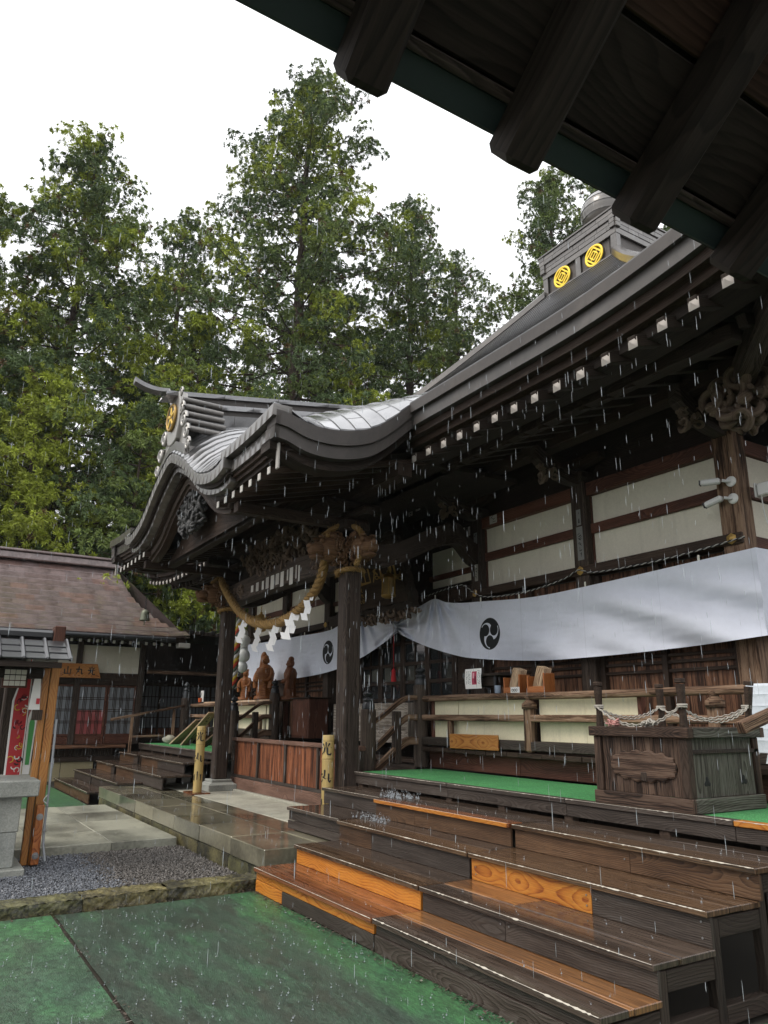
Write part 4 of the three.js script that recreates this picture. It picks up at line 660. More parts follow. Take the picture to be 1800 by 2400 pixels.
  for (const s of [-1, 1]) for (const [dx, dy, r] of [[.24, .8, .08], [.34, .5, .11], [.5, .26, .13], [.66, .02, .12], [.78, -.2, .1]]) mesh('cloud_scroll', vol(XC + s * dx, 5.48 + dy, r, s), silver, og);
  for (const s of [-1, 1]) mesh('cloud_plate', sheet((u, v) => [XC + s * lerp(.2, .32 + v * .5, u), 6.2 - v * 1.0 - u * .12, -2.87], 4, 8), silver, og);
  for (const s of [-1, 1]) for (let k = 0; k < 5; k++) mesh('end_roll', new THREE.CylinderGeometry(.045, .045, .6, 12).rotateX(Math.PI / 2).translate(XC + s * (.3 + k * .075), 6.14 - k * .14, -3.15), copperEdge[k % 3], og);
  mesh('saddle', sweep(rect(-.16, 0, -.14, 0), 20, (t, a, b) => { const u = lerp(-.7, .7, t); return [XC + u, kara(u) + .2 + b, -2.82 + a]; }), copperEdge[2], og);
}
// ================= CURTAIN =================
function tomoe(px, py) { // three comma shapes in a disc; px, py in units of the disc radius
  const r = Math.hypot(px, py); if (r > 1) return 0;
  for (let k = 0; k < 3; k++) {
    const a = k * 2.0944 + .5, hx = .47 * Math.cos(a), hy = .47 * Math.sin(a);
    if (Math.hypot(px - hx, py - hy) < .375) return 1;
    let ph = Math.atan2(py, px) - a; ph = ((ph % 6.2832) + 6.2832) % 6.2832;
    if (ph < 2.6) { const w = .8 * Math.pow(1 - ph / 2.6, 1.5); if (r > .995 - w && r < .995) return 1; }
  }
  return 0;
}
function clothMat(x0, x1, marks, seed) {
  const y0 = 2.15, y1 = 3.5, w = 2048, h = Math.round(2048 * (y1 - y0) / (x1 - x0));
  const map = tex(w, h, (u, v, o) => { const x = lerp(x0, x1, u), y = lerp(y0, y1, v); let m = 0; for (const [mx, my, R] of marks) for (const [a, b] of [[-.3, -.3], [.3, .3], [-.3, .3], [.3, -.3]]) { const s = (x1 - x0) / w; m += .25 * tomoe((x + a * s - mx) / R, (y + b * s - my) / R); } let n = .95 + .1 * (fbm(u, v, 40, 8, 3, seed) - .5) + .05 * (fbm(u, v, 200, 40, 2, seed + 4) - .5); const sx = ((x + 40) % 1.12); if (sx < .007) n *= .86; o[0] = lerp(.70, .012, m) * n; o[1] = lerp(.73, .014, m) * n; o[2] = lerp(.82, .015, m) * n; });
  return new THREE.MeshPhysicalMaterial({ map, roughness: .9, sheen: .2, transmission: 0, side: THREE.DoubleSide });
}
{
  const cur = thing('curtain', 'long white curtain with black comma crests, gathered at the entrance, hung along the hall', 'curtain');
  const topR = [[-10.6, 3.13], [-10.2, 3.225], [-9.8, 3.31], [-9.5, 3.355], [-9.2, 3.265], [-8.9, 3.215], [-8.37, 3.171], [-7.26, 3.095], [-6.1, 3.11], [-4.7, 3.155], [-4.1, 3.175]];
  const botR = [[-10.6, 2.92], [-10.2, 2.775], [-9.73, 2.626], [-9.2, 2.49], [-8.65, 2.381], [-7.3, 2.265], [-6.2, 2.25], [-5.0, 2.272], [-4.1, 2.315]];
  const topL = [[-17.5, 3.234], [-16, 3.2], [-14.5, 3.19], [-13, 3.19], [-12.3, 3.33], [-11.9, 3.35], [-11.4, 3.25], [-10.6, 3.13]], botL = [[-17.5, 2.353], [-15.5, 2.31], [-14, 2.33], [-12.8, 2.407], [-11.75, 2.584], [-11.1, 2.76], [-10.6, 2.92]];
  const cloth = (x0, x1, T, B, s) => sheet((u, v) => {
    const x = lerp(x0, x1, u), yt = smoothTab(T, x), yb = smoothTab(B, x), y = lerp(yt, yb, v), g = Math.exp(-Math.pow((x + 10.6) / .75, 2)), pk = Math.exp(-Math.pow((x - (s > 0 ? -9.5 : -11.9)) / .5, 2));
    // pleats fan out from the gathering, from the pinned peak and from the corner where it is tied
    let z = ZW + .19 + .05 * v * (1 - g); const vv = v - .5;
    z += g * .05 * Math.sin(vv * 30 / (1 + Math.abs(x + 10.6) * 3)) ;
    const fan = Math.atan2(x - (s > 0 ? -9.5 : -11.9), (yt + .12 - y) + .06); z += .06 * Math.sin(fan * 11) * Math.exp(-Math.hypot(x - (s > 0 ? -9.5 : -11.9), yt - y) * .9) * sstep(0, .15, v);
    const q = (x + 4.1) * .55 + (y - 3.17) * 1.25; z += .045 * Math.sin(q * 9 + 1.5 * fbm((x + 20) / 16, v, 6, 3, 2, 7)) * sstep(2.9, 5, x + 10.6) * sstep(.02, .3, v) * (s > 0 ? 1 : .4);
    z += .05 * (fbm((x + 20) / 16, v, 14, 4, 4, 19) - .5) * sstep(0, .25, v);
    const sag = .06 * Math.sin(q * 5.2 + 2) * (s > 0 ? sstep(-9, -7, x) : .5); z += sag * v;
    const k = z / ZW; return [x * k, 1.55 + (y - 1.55) * k, z];
  }, 260, 44, (u, v, p) => { const k = p[2] / ZW; return [(p[0] / k - x0) / (x1 - x0), ((p[1] - 1.55) / k + 1.55 - 2.15) / 1.35]; });
  mesh('cloth_panel', cloth(-10.6, -4.1, topR, botR, 1), clothMat(-10.6, -4.1, [[-8.18, 2.69, .225]], 5), cur);
  mesh('cloth_panel', cloth(-17.5, -10.6, topL, botL, -1), clothMat(-17.5, -10.6, [[-13.1, 2.76, .23]], 6), cur);
  mesh('cloth_panel', sheet((u, v) => [-3.985 + .012 * Math.sin(u * 14), lerp(3.128, 2.293, v), ZW + .2 - u * 3.2 + .02 * Math.sin(u * 20)], 40, 12), clothMat(-10.6, -4.1, [], 8), cur);
  mesh('gather_band', tube([[-10.28, 3.12, ZW + .25], [-10.28, 3.0, ZW + .28], [-10.28, 2.84, ZW + .27]], .008, 8, 5), std(.5, .5, .5), cur);
  for (const x0 of [-9.5, -8.37, -7.55, -6.35, -4.75, -13, -14.2, -15.4, -16.6]) { const k = .972, x = x0 * k, y = 1.55 + ((x0 > -10.6 ? smoothTab(topR, x0) : smoothTab(topL, x0)) - 1.55) * k; mesh('hanging_tab', bx(x - .012, x + .012, y - .03, y + .06, ZW + .175, ZW + .187), std(.7, .68, .58), cur); }
  // black and white twisted cord along the beam
  const path = new THREE.CatmullRomCurve3([[-4.1, 3.26], [-4.7, 3.215], [-5.4, 3.195], [-6.1, 3.225], [-6.28, 3.28], [-6.5, 3.215], [-7.3, 3.14], [-8.1, 3.195], [-8.32, 3.285], [-8.55, 3.42], [-9.0, 3.42], [-9.5, 3.38]].map(([x, y]) => v3(x, y, ZW + .165)));
  for (const [ph, m, n] of [[0, std(.4, .39, .36), 'white_cord'], [Math.PI, std(.03, .03, .035), 'black_cord']]) { const pts = []; for (let i = 0; i <= 560; i++) { const p = path.getPointAt(i / 560), a = i * .62 + ph; pts.push([p.x, p.y + Math.cos(a) * .005, p.z + Math.sin(a) * .005]); } mesh(n, tube(pts, .0062, 900, 5), m, cur); }
  const tas = thing('red_tassel', 'red silk tassel hanging below the gathered middle of the curtain', 'tassel');
  mesh('cord', tube([[-10.28, 2.84, ZW + .27], [-10.28, 2.5, ZW + .27], [-10.28, 2.28, ZW + .27]], .006, 8, 5), std(.35, .02, .02), tas); mesh('fringe', lathe([[.01, 0], [.03, -.03], [.035, -.05], [.03, -.06], [.045, -.2], [.04, -.21]], 10).translate(-10.28, 2.3, ZW + .27), std(.45, .02, .025), tas);
}
// ================= STRAW ROPE AND PAPER STREAMERS =================
const strawMap = tex(256, 256, (u, v, o) => { const f = fbm(u, v, 6, 60, 3, 121), t = .55 + .9 * (f - .5); o[0] = .43 * t; o[1] = .26 * t; o[2] = .085 * t; }, { repeat: [6, 1] });
const straw = new THREE.MeshStandardMaterial({ map: strawMap, roughness: .9 });
const RZp = PZ + .22;
const ropePath = new THREE.CatmullRomCurve3([[-12.78, 3.92, RZp], [-12.6, 3.78, RZp + .02], [-12.2, 3.46, RZp], [-11.7, 3.19, RZp], [-11.1, 2.98, RZp], [-10.4, 2.885, RZp], [-9.75, 2.925, RZp], [-9.2, 3.09, RZp], [-8.8, 3.32, RZp + .02], [-8.52, 3.6, RZp + .1], [-8.4, 3.85, RZp + .15]].map(p => v3(...p)));
function twisted(path, R, n, turns, name, parent, strands = 3, hairs = 0, taper = 1) {
  for (let s = 0; s < strands; s++) { const pts = []; for (let i = 0; i <= n; i++) { const t = i / n, p = path.getPointAt(t), T = path.getTangentAt(t), N = v3(0, 0, 1).cross(T).normalize(), B = T.clone().cross(N), a = t * turns * 6.2832 + s * 6.2832 / strands, r = R * .52 * (taper + (1 - taper) * Math.sin(Math.PI * clamp(t))); pts.push(p.addScaledVector(N, Math.cos(a) * r).addScaledVector(B, Math.sin(a) * r)); }
    const c = new THREE.CatmullRomCurve3(pts), g = new THREE.TubeGeometry(c, n * 2, R * .56, 7); mesh(name, g, straw, parent); }
  if (hairs) { const a = []; for (let i = 0; i < hairs; i++) { const p = path.getPointAt(rnd()), d = v3(rr(-1, 1), rr(-1, 1), rr(-.6, 1)).normalize(); p.addScaledVector(d, R * .9); a.push(cbox(rr(.05, .13), .0028, .0028, .0005).rotateZ(rr(0, 6)).rotateY(rr(0, 6)).translate(p.x, p.y, p.z)); } const h = mesh('loose_straw', merge(a), straw, parent); h.userData.kind = 'stuff'; }
}
{
  const rope = thing('straw_rope', 'thick twisted straw rope slung between the two porch posts', 'rope');
  twisted(ropePath, .072, 150, 17, 'strand', rope, 3, 800, .6);
  for (const [x, s] of [[PX[0], 1], [PX[1], -1]]) {
    const ring = (y, r, tilt) => new THREE.CatmullRomCurve3(Array.from({ length: 13 }, (_, i) => { const a = i / 12 * 6.2832; return v3(x + Math.cos(a) * r, y + tilt * Math.cos(a), PZ + Math.sin(a) * r); }));
    twisted(ring(3.38, .17, .02), .034, 50, 9, 'strand', rope, 3, 110); 
    twisted(new THREE.CatmullRomCurve3([[x - s * .05, 3.85, PZ + .37], [x, 3.98, PZ + .2], [x + s * .16, 3.97, PZ + .08], [x + s * .34, 3.86, PZ + .04], [x + s * .38, 3.62, PZ + .05], [x + s * .3, 3.42, PZ + .08]].map(p => v3(...p))), .036, 50, 7, 'strand', rope, 3, 110);
  }
  const paper = std(.82, .82, .82, .85);
  const shide = (x, y, w, tilt, where) => { // zigzag folded paper
    const t = thing('paper_streamer', 'white zigzag paper streamer, ' + where, 'paper streamer', [x, y, RZp + .03], tilt, 'paper streamers on the straw rope'); let px = 0, py = 0;
    mesh('stem', bx(-.008, .008, -.03, .06, -.002, .002, 'y', .001), paper, t);
    for (let k = 0; k < 4; k++) { const s = k % 2 ? 1 : -1, hh = .118; const sh = new THREE.Shape(); sh.moveTo(px - w / 2, py); sh.lineTo(px + w / 2, py - .02); sh.lineTo(px + w / 2 + s * .035, py - hh); sh.lineTo(px - w / 2 + s * .035, py - hh + .02); sh.closePath(); const g = new THREE.ExtrudeGeometry(sh, { depth: .0015, bevelEnabled: false }); g.translate(0, 0, (k % 2) * .006); mesh('paper_fold', g, paper, t); px += k % 2 ? w * .3 : -w * .7; py -= hh - .03; }
  };
  shide(-9.04, 3.18, .14, .2, 'nearest to the right-hand porch post'); shide(-9.52, 2.96, .16, .5, 'second from the right-hand porch post'); shide(-10.16, 2.84, .1, .9, 'at the lowest point of the rope'); shide(-10.8, 2.87, .08, 1.2, 'thin edge-on, left of the rope\'s lowest point'); shide(-11.42, 3.05, .1, .9, 'nearest to the far porch post');
}
// ================= BAMBOO POSTS, PLAQUES AND LETTERING =================
// strokes of the three characters, unit square, y up
const GLYPH = {
  hikari: [[[.5, .97], [.5, .6]], [[.25, .86], [.36, .66]], [[.76, .88], [.63, .66]], [[.08, .58], [.93, .58]], [[.4, .57], [.34, .3], [.1, .06]], [[.6, .57], [.6, .14], [.68, .06], [.86, .06], [.93, .2]]],
  maru: [[[.42, .96], [.4, .55], [.1, .06]], [[.12, .66], [.74, .68], [.74, .2], [.82, .08], [.94, .22]], [[.28, .46], [.52, .3]]],
  yama: [[[.5, .95], [.5, .12]], [[.14, .62], [.14, .1], [.86, .1]], [[.86, .64], [.86, .08]]],
};
function glyphShapes(name, x, y, s, lw, wob = 0) { // flat stroke outlines as small polygons
  const out = []; for (const st of GLYPH[name]) for (let i = 0; i < st.length - 1; i++) { const [a, b] = st[i], [c, d] = st[i + 1], L = Math.hypot(c - a, d - b), nx = -(d - b) / L, ny = (c - a) / L, w0 = lw * (i ? .8 : 1), w1 = lw * (i === st.length - 2 ? .45 : .9); out.push([[a + nx * w0, b + ny * w0], [a - nx * w0, b - ny * w0], [c - nx * w1, d - ny * w1], [c + nx * w1, d + ny * w1]].map(([p, q]) => [x + (p - .5) * s, y + (q - .5) * s])); const n = 6, cap = []; for (let k = 0; k < n; k++) cap.push([x + (a + Math.cos(k * 1.047) * w0 - .5) * s, y + (b + Math.sin(k * 1.047) * w0 - .5) * s]); out.push(cap); } return out;
}
const polyGeo = (polys, map) => merge(polys.map(P => { const pos = []; for (let i = 1; i < P.length - 1; i++) pos.push(...map(P[0]), ...map(P[i]), ...map(P[i + 1])); const g = new THREE.BufferGeometry(); g.setAttribute('position', new THREE.Float32BufferAttribute(pos, 3)); g.setAttribute('uv', new THREE.Float32BufferAttribute(new Float32Array(pos.length / 3 * 2), 2)); g.computeVertexNormals(); return g; }));
const ink = std(.012, .011, .01, .6);
const bambooMap = tex(128, 512, (u, v, o) => { const a = fbm(u, v, 40, 6, 3, 131), b = fbm(u, v, 5, 5, 4, 132), t = .75 + .35 * (a - .5) + .5 * (b - .5); o[0] = .58 * t; o[1] = .42 * t; o[2] = .15 * t; });
const bamboo = new THREE.MeshPhysicalMaterial({ map: bambooMap, roughness: .45, clearcoat: .3, clearcoatRoughness: .25, side: THREE.DoubleSide });
function bambooPost(x, z, y0, y1, label, tilt, face) {
  const T = thing('bamboo_post', label, 'bamboo post', [x, y0, z]); T.rotation.z = tilt; const H = y1 - y0, R = .073, prof = [[R * .97, 0]]; const nodes = [.26, .5, .72, .93].map(k => k * H);
  for (const n of nodes) prof.push([R, n - .02], [R * 1.05, n - .006], [R * .97, n], [R * 1.05, n + .006], [R, n + .02]); prof.push([R, H], [R - .012, H], [R - .012, H - .05], [.001, H - .05]);
  mesh('culm', lathe(prof, 20), bamboo, T); for (const n of nodes) mesh('node_ring', new THREE.TorusGeometry(R * 1.01, .004, 5, 22).rotateX(Math.PI / 2).translate(0, n, 0), std(.28, .19, .07, .6), T);
  [['hikari', .84], ['maru', .52], ['yama', .24]].forEach(([g, k]) => mesh('painted_character', polyGeo(glyphShapes(g, 0, k * H, .15, .07), ([p, q]) => { const a = face + p / R; return [Math.sin(a) * (R * 1.055 + .0015), q, Math.cos(a) * (R * 1.055 + .0015)]; }), ink, T));
  return T;
}
bambooPost(-8.47, -4.47, .325, 1.325, 'yellow bamboo post with painted characters beside the near porch post', .01, .75);
{ const b = bambooPost(-12.5, -4.2, .35, 1.38, 'yellow bamboo post with painted characters beside the far porch post', -.02, 1.0); mesh('foot_board', bx(-.22, .2, -.03, -.001, -.16, .16), W.treadRed[0], b); }
{ // plaque under the porch: dark board, gilt characters, carved dark frame
  const T = thing('name_plaque', 'dark wooden plaque with gilt characters above the entrance under the porch', 'plaque', [-10.0, 3.25, -6.25]); T.rotation.x = .28;
  mesh('board', bx(-.75, .75, 0, 1.0, -.03, .03, 'x'), W.beam[1], T);
  for (const [a, b, c, d] of [[-.86, .86, -.1, 0], [-.86, .86, 1, 1.1]]) mesh('frame_bar', rough(new THREE.BoxGeometry(1.7, .1, .12, 30, 4, 4).translate(0, (c + d) / 2, .02), .02, 18, 4), W.dark[0], T);
  for (const x of [-.81, .81]) mesh('frame_bar', rough(new THREE.BoxGeometry(.11, 1.0, .12, 4, 24, 4).translate(x, .5, .02), .02, 18, 6), W.dark[0], T);
  [['hikari', .48], ['maru', .02], ['yama', -.38]].forEach(([g, x]) => mesh('gilt_character', polyGeo(glyphShapes(g, x, .6, .42, .065), ([p, q]) => [p, q, .034]), goldDull, T));
  for (let c = 0; c < 2; c++) for (let k = 0; k < 9; k++) mesh('small_character', polyGeo(glyphShapes(['hikari', 'maru', 'yama'][(k + c) % 3], -.58 - c * .1, .88 - k * .09, .075, .08), ([p, q]) => [p, q, .034]), goldDull, T);
  mesh('carved_base', curls(0, -.16, .05, 1.8, .16, .1, 120, 31, .04), W.carve[0], T);
}
function lantern(x, y, z, s, label) { // hanging gilt lantern, six-sided
  const T = thing('hanging_lantern', label, 'lantern', [x, y, z]); const g = goldDull;
  mesh('roof', lathe([[.16, .3], [.13, .31], [.05, .36], [.02, .38], [.03, .4], [.001, .42]], 6).scale(s, s, s), g, T); mesh('body', lathe([[.1, .05], [.1, .29]], 6).scale(s, s, s), phys(.3, .2, .07, .5, { metalness: .4 }), T); mesh('base', lathe([[.001, 0], [.06, 0], [.12, .03], [.12, .05], [.1, .05]], 6).scale(s, s, s), g, T);
  for (let k = 0; k < 6; k++) { const a = k * 1.0472; mesh('corner_bar', bx(-.007, .007, .05, .29, -.007, .007, 'y', .001).translate(.103 * Math.sin(a), 0, .103 * Math.cos(a)).scale(s, s, s), g, T); mesh('eave_curl', new THREE.TorusGeometry(.025, .007, 5, 10).translate(.17, .3, 0).rotateY(a).scale(s, s, s), g, T); }
  for (let k = 0; k < 9; k++) mesh('chain_link', new THREE.TorusGeometry(.018, .004, 5, 10).scale(.7, 1.2, 1).rotateY(k % 2 ? 1.57 : 0).translate(0, .43 * s + k * .034, 0), g, T);
}
lantern(-9.45, 3.28, -5.95, 1.05, 'gilt hanging lantern in front of the dark name plaque');
lantern(-14.4, 3.22, -5.95, 1.0, 'gilt hanging lantern behind the slung straw rope');
{ // bronze bell under the far corner of the porch roof
  const T = thing('wind_bell', 'small bronze bell hanging under the far corner of the porch roof', 'bell', [-15.2, 3.32, -3.78]); const br = phys(.13, .14, .1, .5, { metalness: .5 });
  mesh('bell_body', lathe([[.1, .06], [.105, .08], [.09, .1], [.082, .2], [.06, .26], [.015, .285]], 18), br, T); for (let k = 0; k < 9; k++) mesh('chain_link', new THREE.TorusGeometry(.015, .004, 5, 10).rotateY(k % 2 ? 1.57 : 0).translate(0, .3 + k * .028, 0), blackIron, T); mesh('clapper_plate', bx(-.035, .035, -.03, .06, -.003, .003), br, T);
}
{ // striped bell rope and white globes
  const T = thing('bell_rope', 'thick red, yellow and white striped bell rope behind the far porch post', 'bell rope'); const path = new THREE.CatmullRomCurve3([[-13.6, 3.85, -5.2], [-13.66, 3.2, -5.2], [-13.74, 2.6, -5.2], [-13.8, 2.05, -5.2]].map(p => v3(...p)));
  [[.5, .06, .03], [.6, .42, .05], [.6, .58, .55], [.08, .1, .07]].forEach((c, s) => { const pts = []; for (let i = 0; i <= 80; i++) { const p = path.getPointAt(i / 80), a = i * .42 + s * 1.571; pts.push([p.x + Math.cos(a) * .035, p.y, p.z + Math.sin(a) * .035]); } mesh('strand', tube(pts, .033, 160, 6), std(...c, .8), T); });
  [[-14.5, 3.16, .1], [-14.42, 3.02, .12], [-14.58, 2.88, .14], [-14.42, 2.72, .13], [-14.62, 2.62, .13], [-14.46, 2.5, .11]].forEach(([x, y, r], i) => single('white_globe', blob(x, y, -5.62, r, r * 1.05, r, 18), std(.62, .64, .62, .5), ['topmost small', 'second', 'third, large', 'fourth', 'fifth, leftmost', 'lowest'][i] + ' white globe in the cluster beside the striped bell rope', 'globe', 'white globes beside the bell rope'));
}
// ================= STATUES =================
const statueMat = [wood('bright', .26, .11, .042, { rough: .5, bump: .003 }), wood('bright', .16, .065, .03, { rough: .55, bump: .003 })];
function statue(x, z, y, s, kind, label, m, turn) {
  const T = thing('wooden_statue', label, 'statue', [x, y, z], turn); SEED = 90 + kind; const a = [];
  // robe: folded lathe
  const robe = lathe(kind === 1 ? [[.15, .03], [.16, .1], [.14, .25], [.17, .38], [.185, .48], [.15, .58], [.09, .64], [.05, .66]] : [[.11, .03], [.12, .12], [.1, .28], [.12, .4], [.13, .5], [.1, .58], [.045, .62]], 28); { const p = robe.attributes.position; for (let i = 0; i < p.count; i++) { const yy = p.getY(i), an = Math.atan2(p.getX(i), p.getZ(i)), k = 1 + .07 * Math.sin(an * 9 + yy * 7) * (1 - sstep(.3, .45, yy)) + (kind === 1 ? .28 * Math.exp(-Math.pow((yy - .42) / .1, 2)) * Math.max(0, Math.cos(an)) : .08 * Math.max(0, Math.cos(an))); p.setX(i, p.getX(i) * k); p.setZ(i, p.getZ(i) * k); } robe.computeVertexNormals(); } a.push(robe);
  const hy = kind === 1 ? .74 : .7; a.push(blob(0, hy, .01, .075, .09, .08, 16), blob(0, hy - .02, .085, .016, .024, .02, 8), blob(0, hy - .05, .07, .035, .012, .02, 8), blob(0, hy - .09, .05, .045, .04, .04, 8)); for (const q of [-1, 1]) a.push(blob(q * .028, hy + .02, .078, .012, .007, .008, 6), blob(q * .078, hy - .02, 0, .015, .04, .02, 8));
  if (kind !== 1) a.push(blob(0, hy + .08, 0, .06, .06, .06, 12), blob(0, hy - .13, .07, .035, .08, .025, 8)); else a.push(blob(0, hy + .06, -.01, .05, .04, .05, 10));
  for (const q of [-1, 1]) { const ar = tube([[q * .12, .56, 0], [q * .19, .46, .04], [q * .17, .36, .1], [q * .1, .34, .15]], .045, 14, 8); a.push(ar, blob(q * .09, .34, .16, .032, .035, .032, 8)); const sl = tube([[q * .17, .42, .05], [q * .19, .3, .06], [q * .18, .2, .06]], .05, 8, 8); a.push(sl); for (const f of [0, 1, 2, 3]) a.push(blob(q * .085 - q * f * .012, .325, .185, .008, .02, .012, 6)); }
  if (kind === 1) { a.push(tube([[-.15, .3, -.1], [-.18, .6, -.12], [-.12, .86, -.1]], .06, 12, 8), blob(-.13, .8, -.1, .07, .12, .06, 10)); for (let i = 0; i < 14; i++) { const t = i / 13 * 2 - 1; a.push(blob(t * .1, .56 - .09 * (1 - t * t), .13 + .04 * (1 - t * t), .016, .016, .016, 6)); } }
  if (kind === 2) a.push(tube([[.17, .1, .12], [.16, .5, .12], [.15, .82, .08]], .013, 10, 6));
  for (const q of [-1, 1]) a.push(blob(q * .06, .035, .1, .04, .03, .07, 8));
  mesh('figure', merge(a).scale(s, s, s), m, T); mesh('pedestal', rough(new THREE.CylinderGeometry(.19 * s, .21 * s, .06, 20, 2).translate(0, .02, 0), .01, 20, 3), m, T);
}
{ const sh = thing('display_shelf', 'weathered shelf board behind the far railing that carries the carved statues', 'shelf'); mesh('shelf_board', bx(-18.0, -13.75, 1.83, 1.865, -6.42, -6.06, 'x'), W.pale[1], sh); for (const x of [-17.8, -15.9, -13.85]) mesh('shelf_leg', bx(x - .03, x + .03, EY, 1.83, -6.38, -6.3, 'y'), W.red[0], sh); }
statue(-14.68, -6.22, 1.895, 1.05, 1, 'large carved wooden statue of a round-bellied standing figure, middle of three', statueMat[0], .5);
statue(-15.75, -6.22, 1.895, .78, 2, 'small orange-brown carved statue with a staff, leftmost of three', statueMat[0], .5);
statue(-13.6, -6.3, 1.865, .98, 0, 'dark carved wooden statue with tall headdress, rightmost of three', statueMat[1], -.4);
// ================= OFFERING BOX ON THE DECK =================
{
  const T = thing('offering_box', 'weathered wooden box with carved front panel, corner posts and rope on the deck', 'offering box'), x0 = -4.43, x1 = -3.555, z1 = -4.76, z0 = -5.62, y0 = .9;
  mesh('base_board', bx(x0 - .015, x1 + .015, y0, y0 + .1, z1 - .03, z1 + .012, 'x', .006), W.box[0], T); mesh('base_board', bx(x1 - .018, x1 + .017, y0, y0 + .1, z0, z1 - .031, 'z', .006), W.boxGrey[0], T); mesh('base_board', bx(x0 - .015, x0 + .02, y0, y0 + .1, z0, z1 - .031, 'z'), W.box[1], T);
  mesh('top_rim', bx(x0 - .03, x1 + .03, 1.41, 1.485, z1 - .05, z1 + .022, 'x', .006), W.box[0], T); mesh('top_rim', bx(x1 - .04, x1 + .031, 1.411, 1.484, z0, z1 - .051, 'z', .006), W.boxGrey[0], T); mesh('top_rim', bx(x0 - .03, x0 + .04, 1.411, 1.484, z0, z1 - .051, 'z'), W.box[1], T); mesh('top_rim', bx(x0 - .03, x1 + .03, 1.41, 1.483, z0 - .05, z0 - .001, 'x'), W.box[0], T);
  for (const [x, z] of [[x0 + .035, z1 - .035], [x1 - .035, z1 - .035], [x0 + .035, z0 + .03], [x1 - .035, z0 + .03]]) mesh('corner_post', bx(x - .035, x + .035, y0 + .1, 1.41, z - .033, z + .033, 'y', .005), z > -5 && x > -4 ? W.beam[0] : W.box[0], T);
  for (let k = 0; k < 3; k++) { const p = lerp(x0 + .07, x1 - .07, k / 3), q = lerp(x0 + .07, x1 - .07, (k + 1) / 3); mesh('front_plank', bx(p + .001, q - .001, y0 + .1, 1.41, z1 - .06, z1 - .03 + rr(-.002, .002), 'y', .002), W.box[k % 2], T); }
  for (let k = 0; k < 3; k++) { const p = lerp(z0 + .06, z1 - .07, k / 3), q = lerp(z0 + .06, z1 - .07, (k + 1) / 3); mesh('side_plank', bx(x1 - .05, x1 - .022 + rr(-.002, .002), y0 + .1, 1.41, p + .001, q - .001, 'y', .002), W.boxGrey[0], T); }
  mesh('box_bottom', bx(x0, x1, 1.3, 1.33, z0, z1 - .06), W.dark[0], T);
  // cloud-shaped recessed carving: a scalloped frame standing proud and a lighter board inside
  const sc = new THREE.Shape(), cx = (x0 + x1) / 2 + .02, P = []; for (let i = 0; i <= 60; i++) { const a = i / 60 * 6.2832; P.push([cx + Math.cos(a) * .29 * (1 + .03 * Math.cos(a * 14)), 1.2 + Math.sign(Math.sin(a)) * Math.pow(Math.abs(Math.sin(a)), .7) * .1 * (1 + .1 * Math.cos(a * 14))]); } P.forEach(([x, y], i) => i ? sc.lineTo(x, y) : sc.moveTo(x, y));
  mesh('carved_panel', uvBox(flat(new THREE.ExtrudeGeometry(sc, { depth: .012, bevelEnabled: true, bevelSize: .01, bevelThickness: .006, bevelSegments: 1 })), 'x', [1, .2]).translate(0, 0, z1 - .028), W.box[1], T);
  mesh('carved_rim', tube(P.map(([x, y]) => [x, y, z1 - .022]), .008, 160, 5), W.dark[1], T);
  mesh('carved_drop', bx(cx - .02, cx + .04, 1.09, 1.16, z1 - .03, z1 - .005, 'y', .012), W.dark[1], T);
  for (const z of [-4.98, -5.42]) mesh('cloud_hole_shade', merge([blob(x1 - .02, 1.1, z, .004, .02, .03, 8), blob(x1 - .02, 1.12, z, .004, .024, .018, 8), blob(x1 - .02, 1.092, z - .02, .004, .016, .016, 8), blob(x1 - .02, 1.092, z + .02, .004, .016, .016, 8)]), std(.004, .004, .004), T);  // flat near-black shapes painted for the shade inside cloud-shaped holes
  const tops = [[x0 + .03, z1 - .06, 0], [x1 - .05, z1 - .06, 0], [x0 + .07, z0 + .08, 0], [x1 - .02, z0 + .06, -.12]];
  for (const [x, z, lean] of tops) { const g = merge([new THREE.CylinderGeometry(.034, .024, .2, 4, 1).rotateY(Math.PI / 4).translate(0, .21, 0), new THREE.CylinderGeometry(.024, .032, .12, 4, 1).rotateY(Math.PI / 4).translate(0, .06, 0), cbox(.058, .035, .058, .006).translate(0, .335, 0)]); mesh('rope_post', g.rotateZ(-lean * -1).translate(x, 1.484, z), W.beam[1], T); }
  const ropeMat = std(.36, .335, .295, .9);
  const sag = (a, b, d, dy = 0) => { const A = [tops[a][0], 1.64 + dy, tops[a][1]], B = [tops[b][0] + (b === 3 ? .03 : 0), 1.64 + dy, tops[b][1]]; return Array.from({ length: 9 }, (_, i) => { const t = i / 8; return [lerp(A[0], B[0], t), lerp(A[1], B[1], t) - d * 4 * t * (1 - t), lerp(A[2], B[2], t) + .03]; }); };
  for (const [a, b, d] of [[0, 1, .14], [1, 3, .1], [2, 3, .09], [0, 2, .08]]) for (const k of [0, 1]) { const c = sag(a, b, d + k * .012, -k * .006), cv = new THREE.CatmullRomCurve3(c.map(p => v3(...p))), pts = []; for (let i = 0; i <= 120; i++) { const p = cv.getPointAt(i / 120), an = i * .7; pts.push([p.x + k * .006, p.y + Math.cos(an) * .004, p.z + Math.sin(an) * .004]); } mesh('rope_strand', tube(pts, .005, 240, 5), ropeMat, T); }
  for (const [x, z] of tops.map(t => [t[0], t[1]])) mesh('rope_knot', merge([new THREE.TorusGeometry(.032, .009, 6, 14).rotateX(1.57).translate(x, 1.645, z), new THREE.TorusGeometry(.031, .008, 6, 14).rotateX(1.45).translate(x, 1.63, z)]), ropeMat, T);
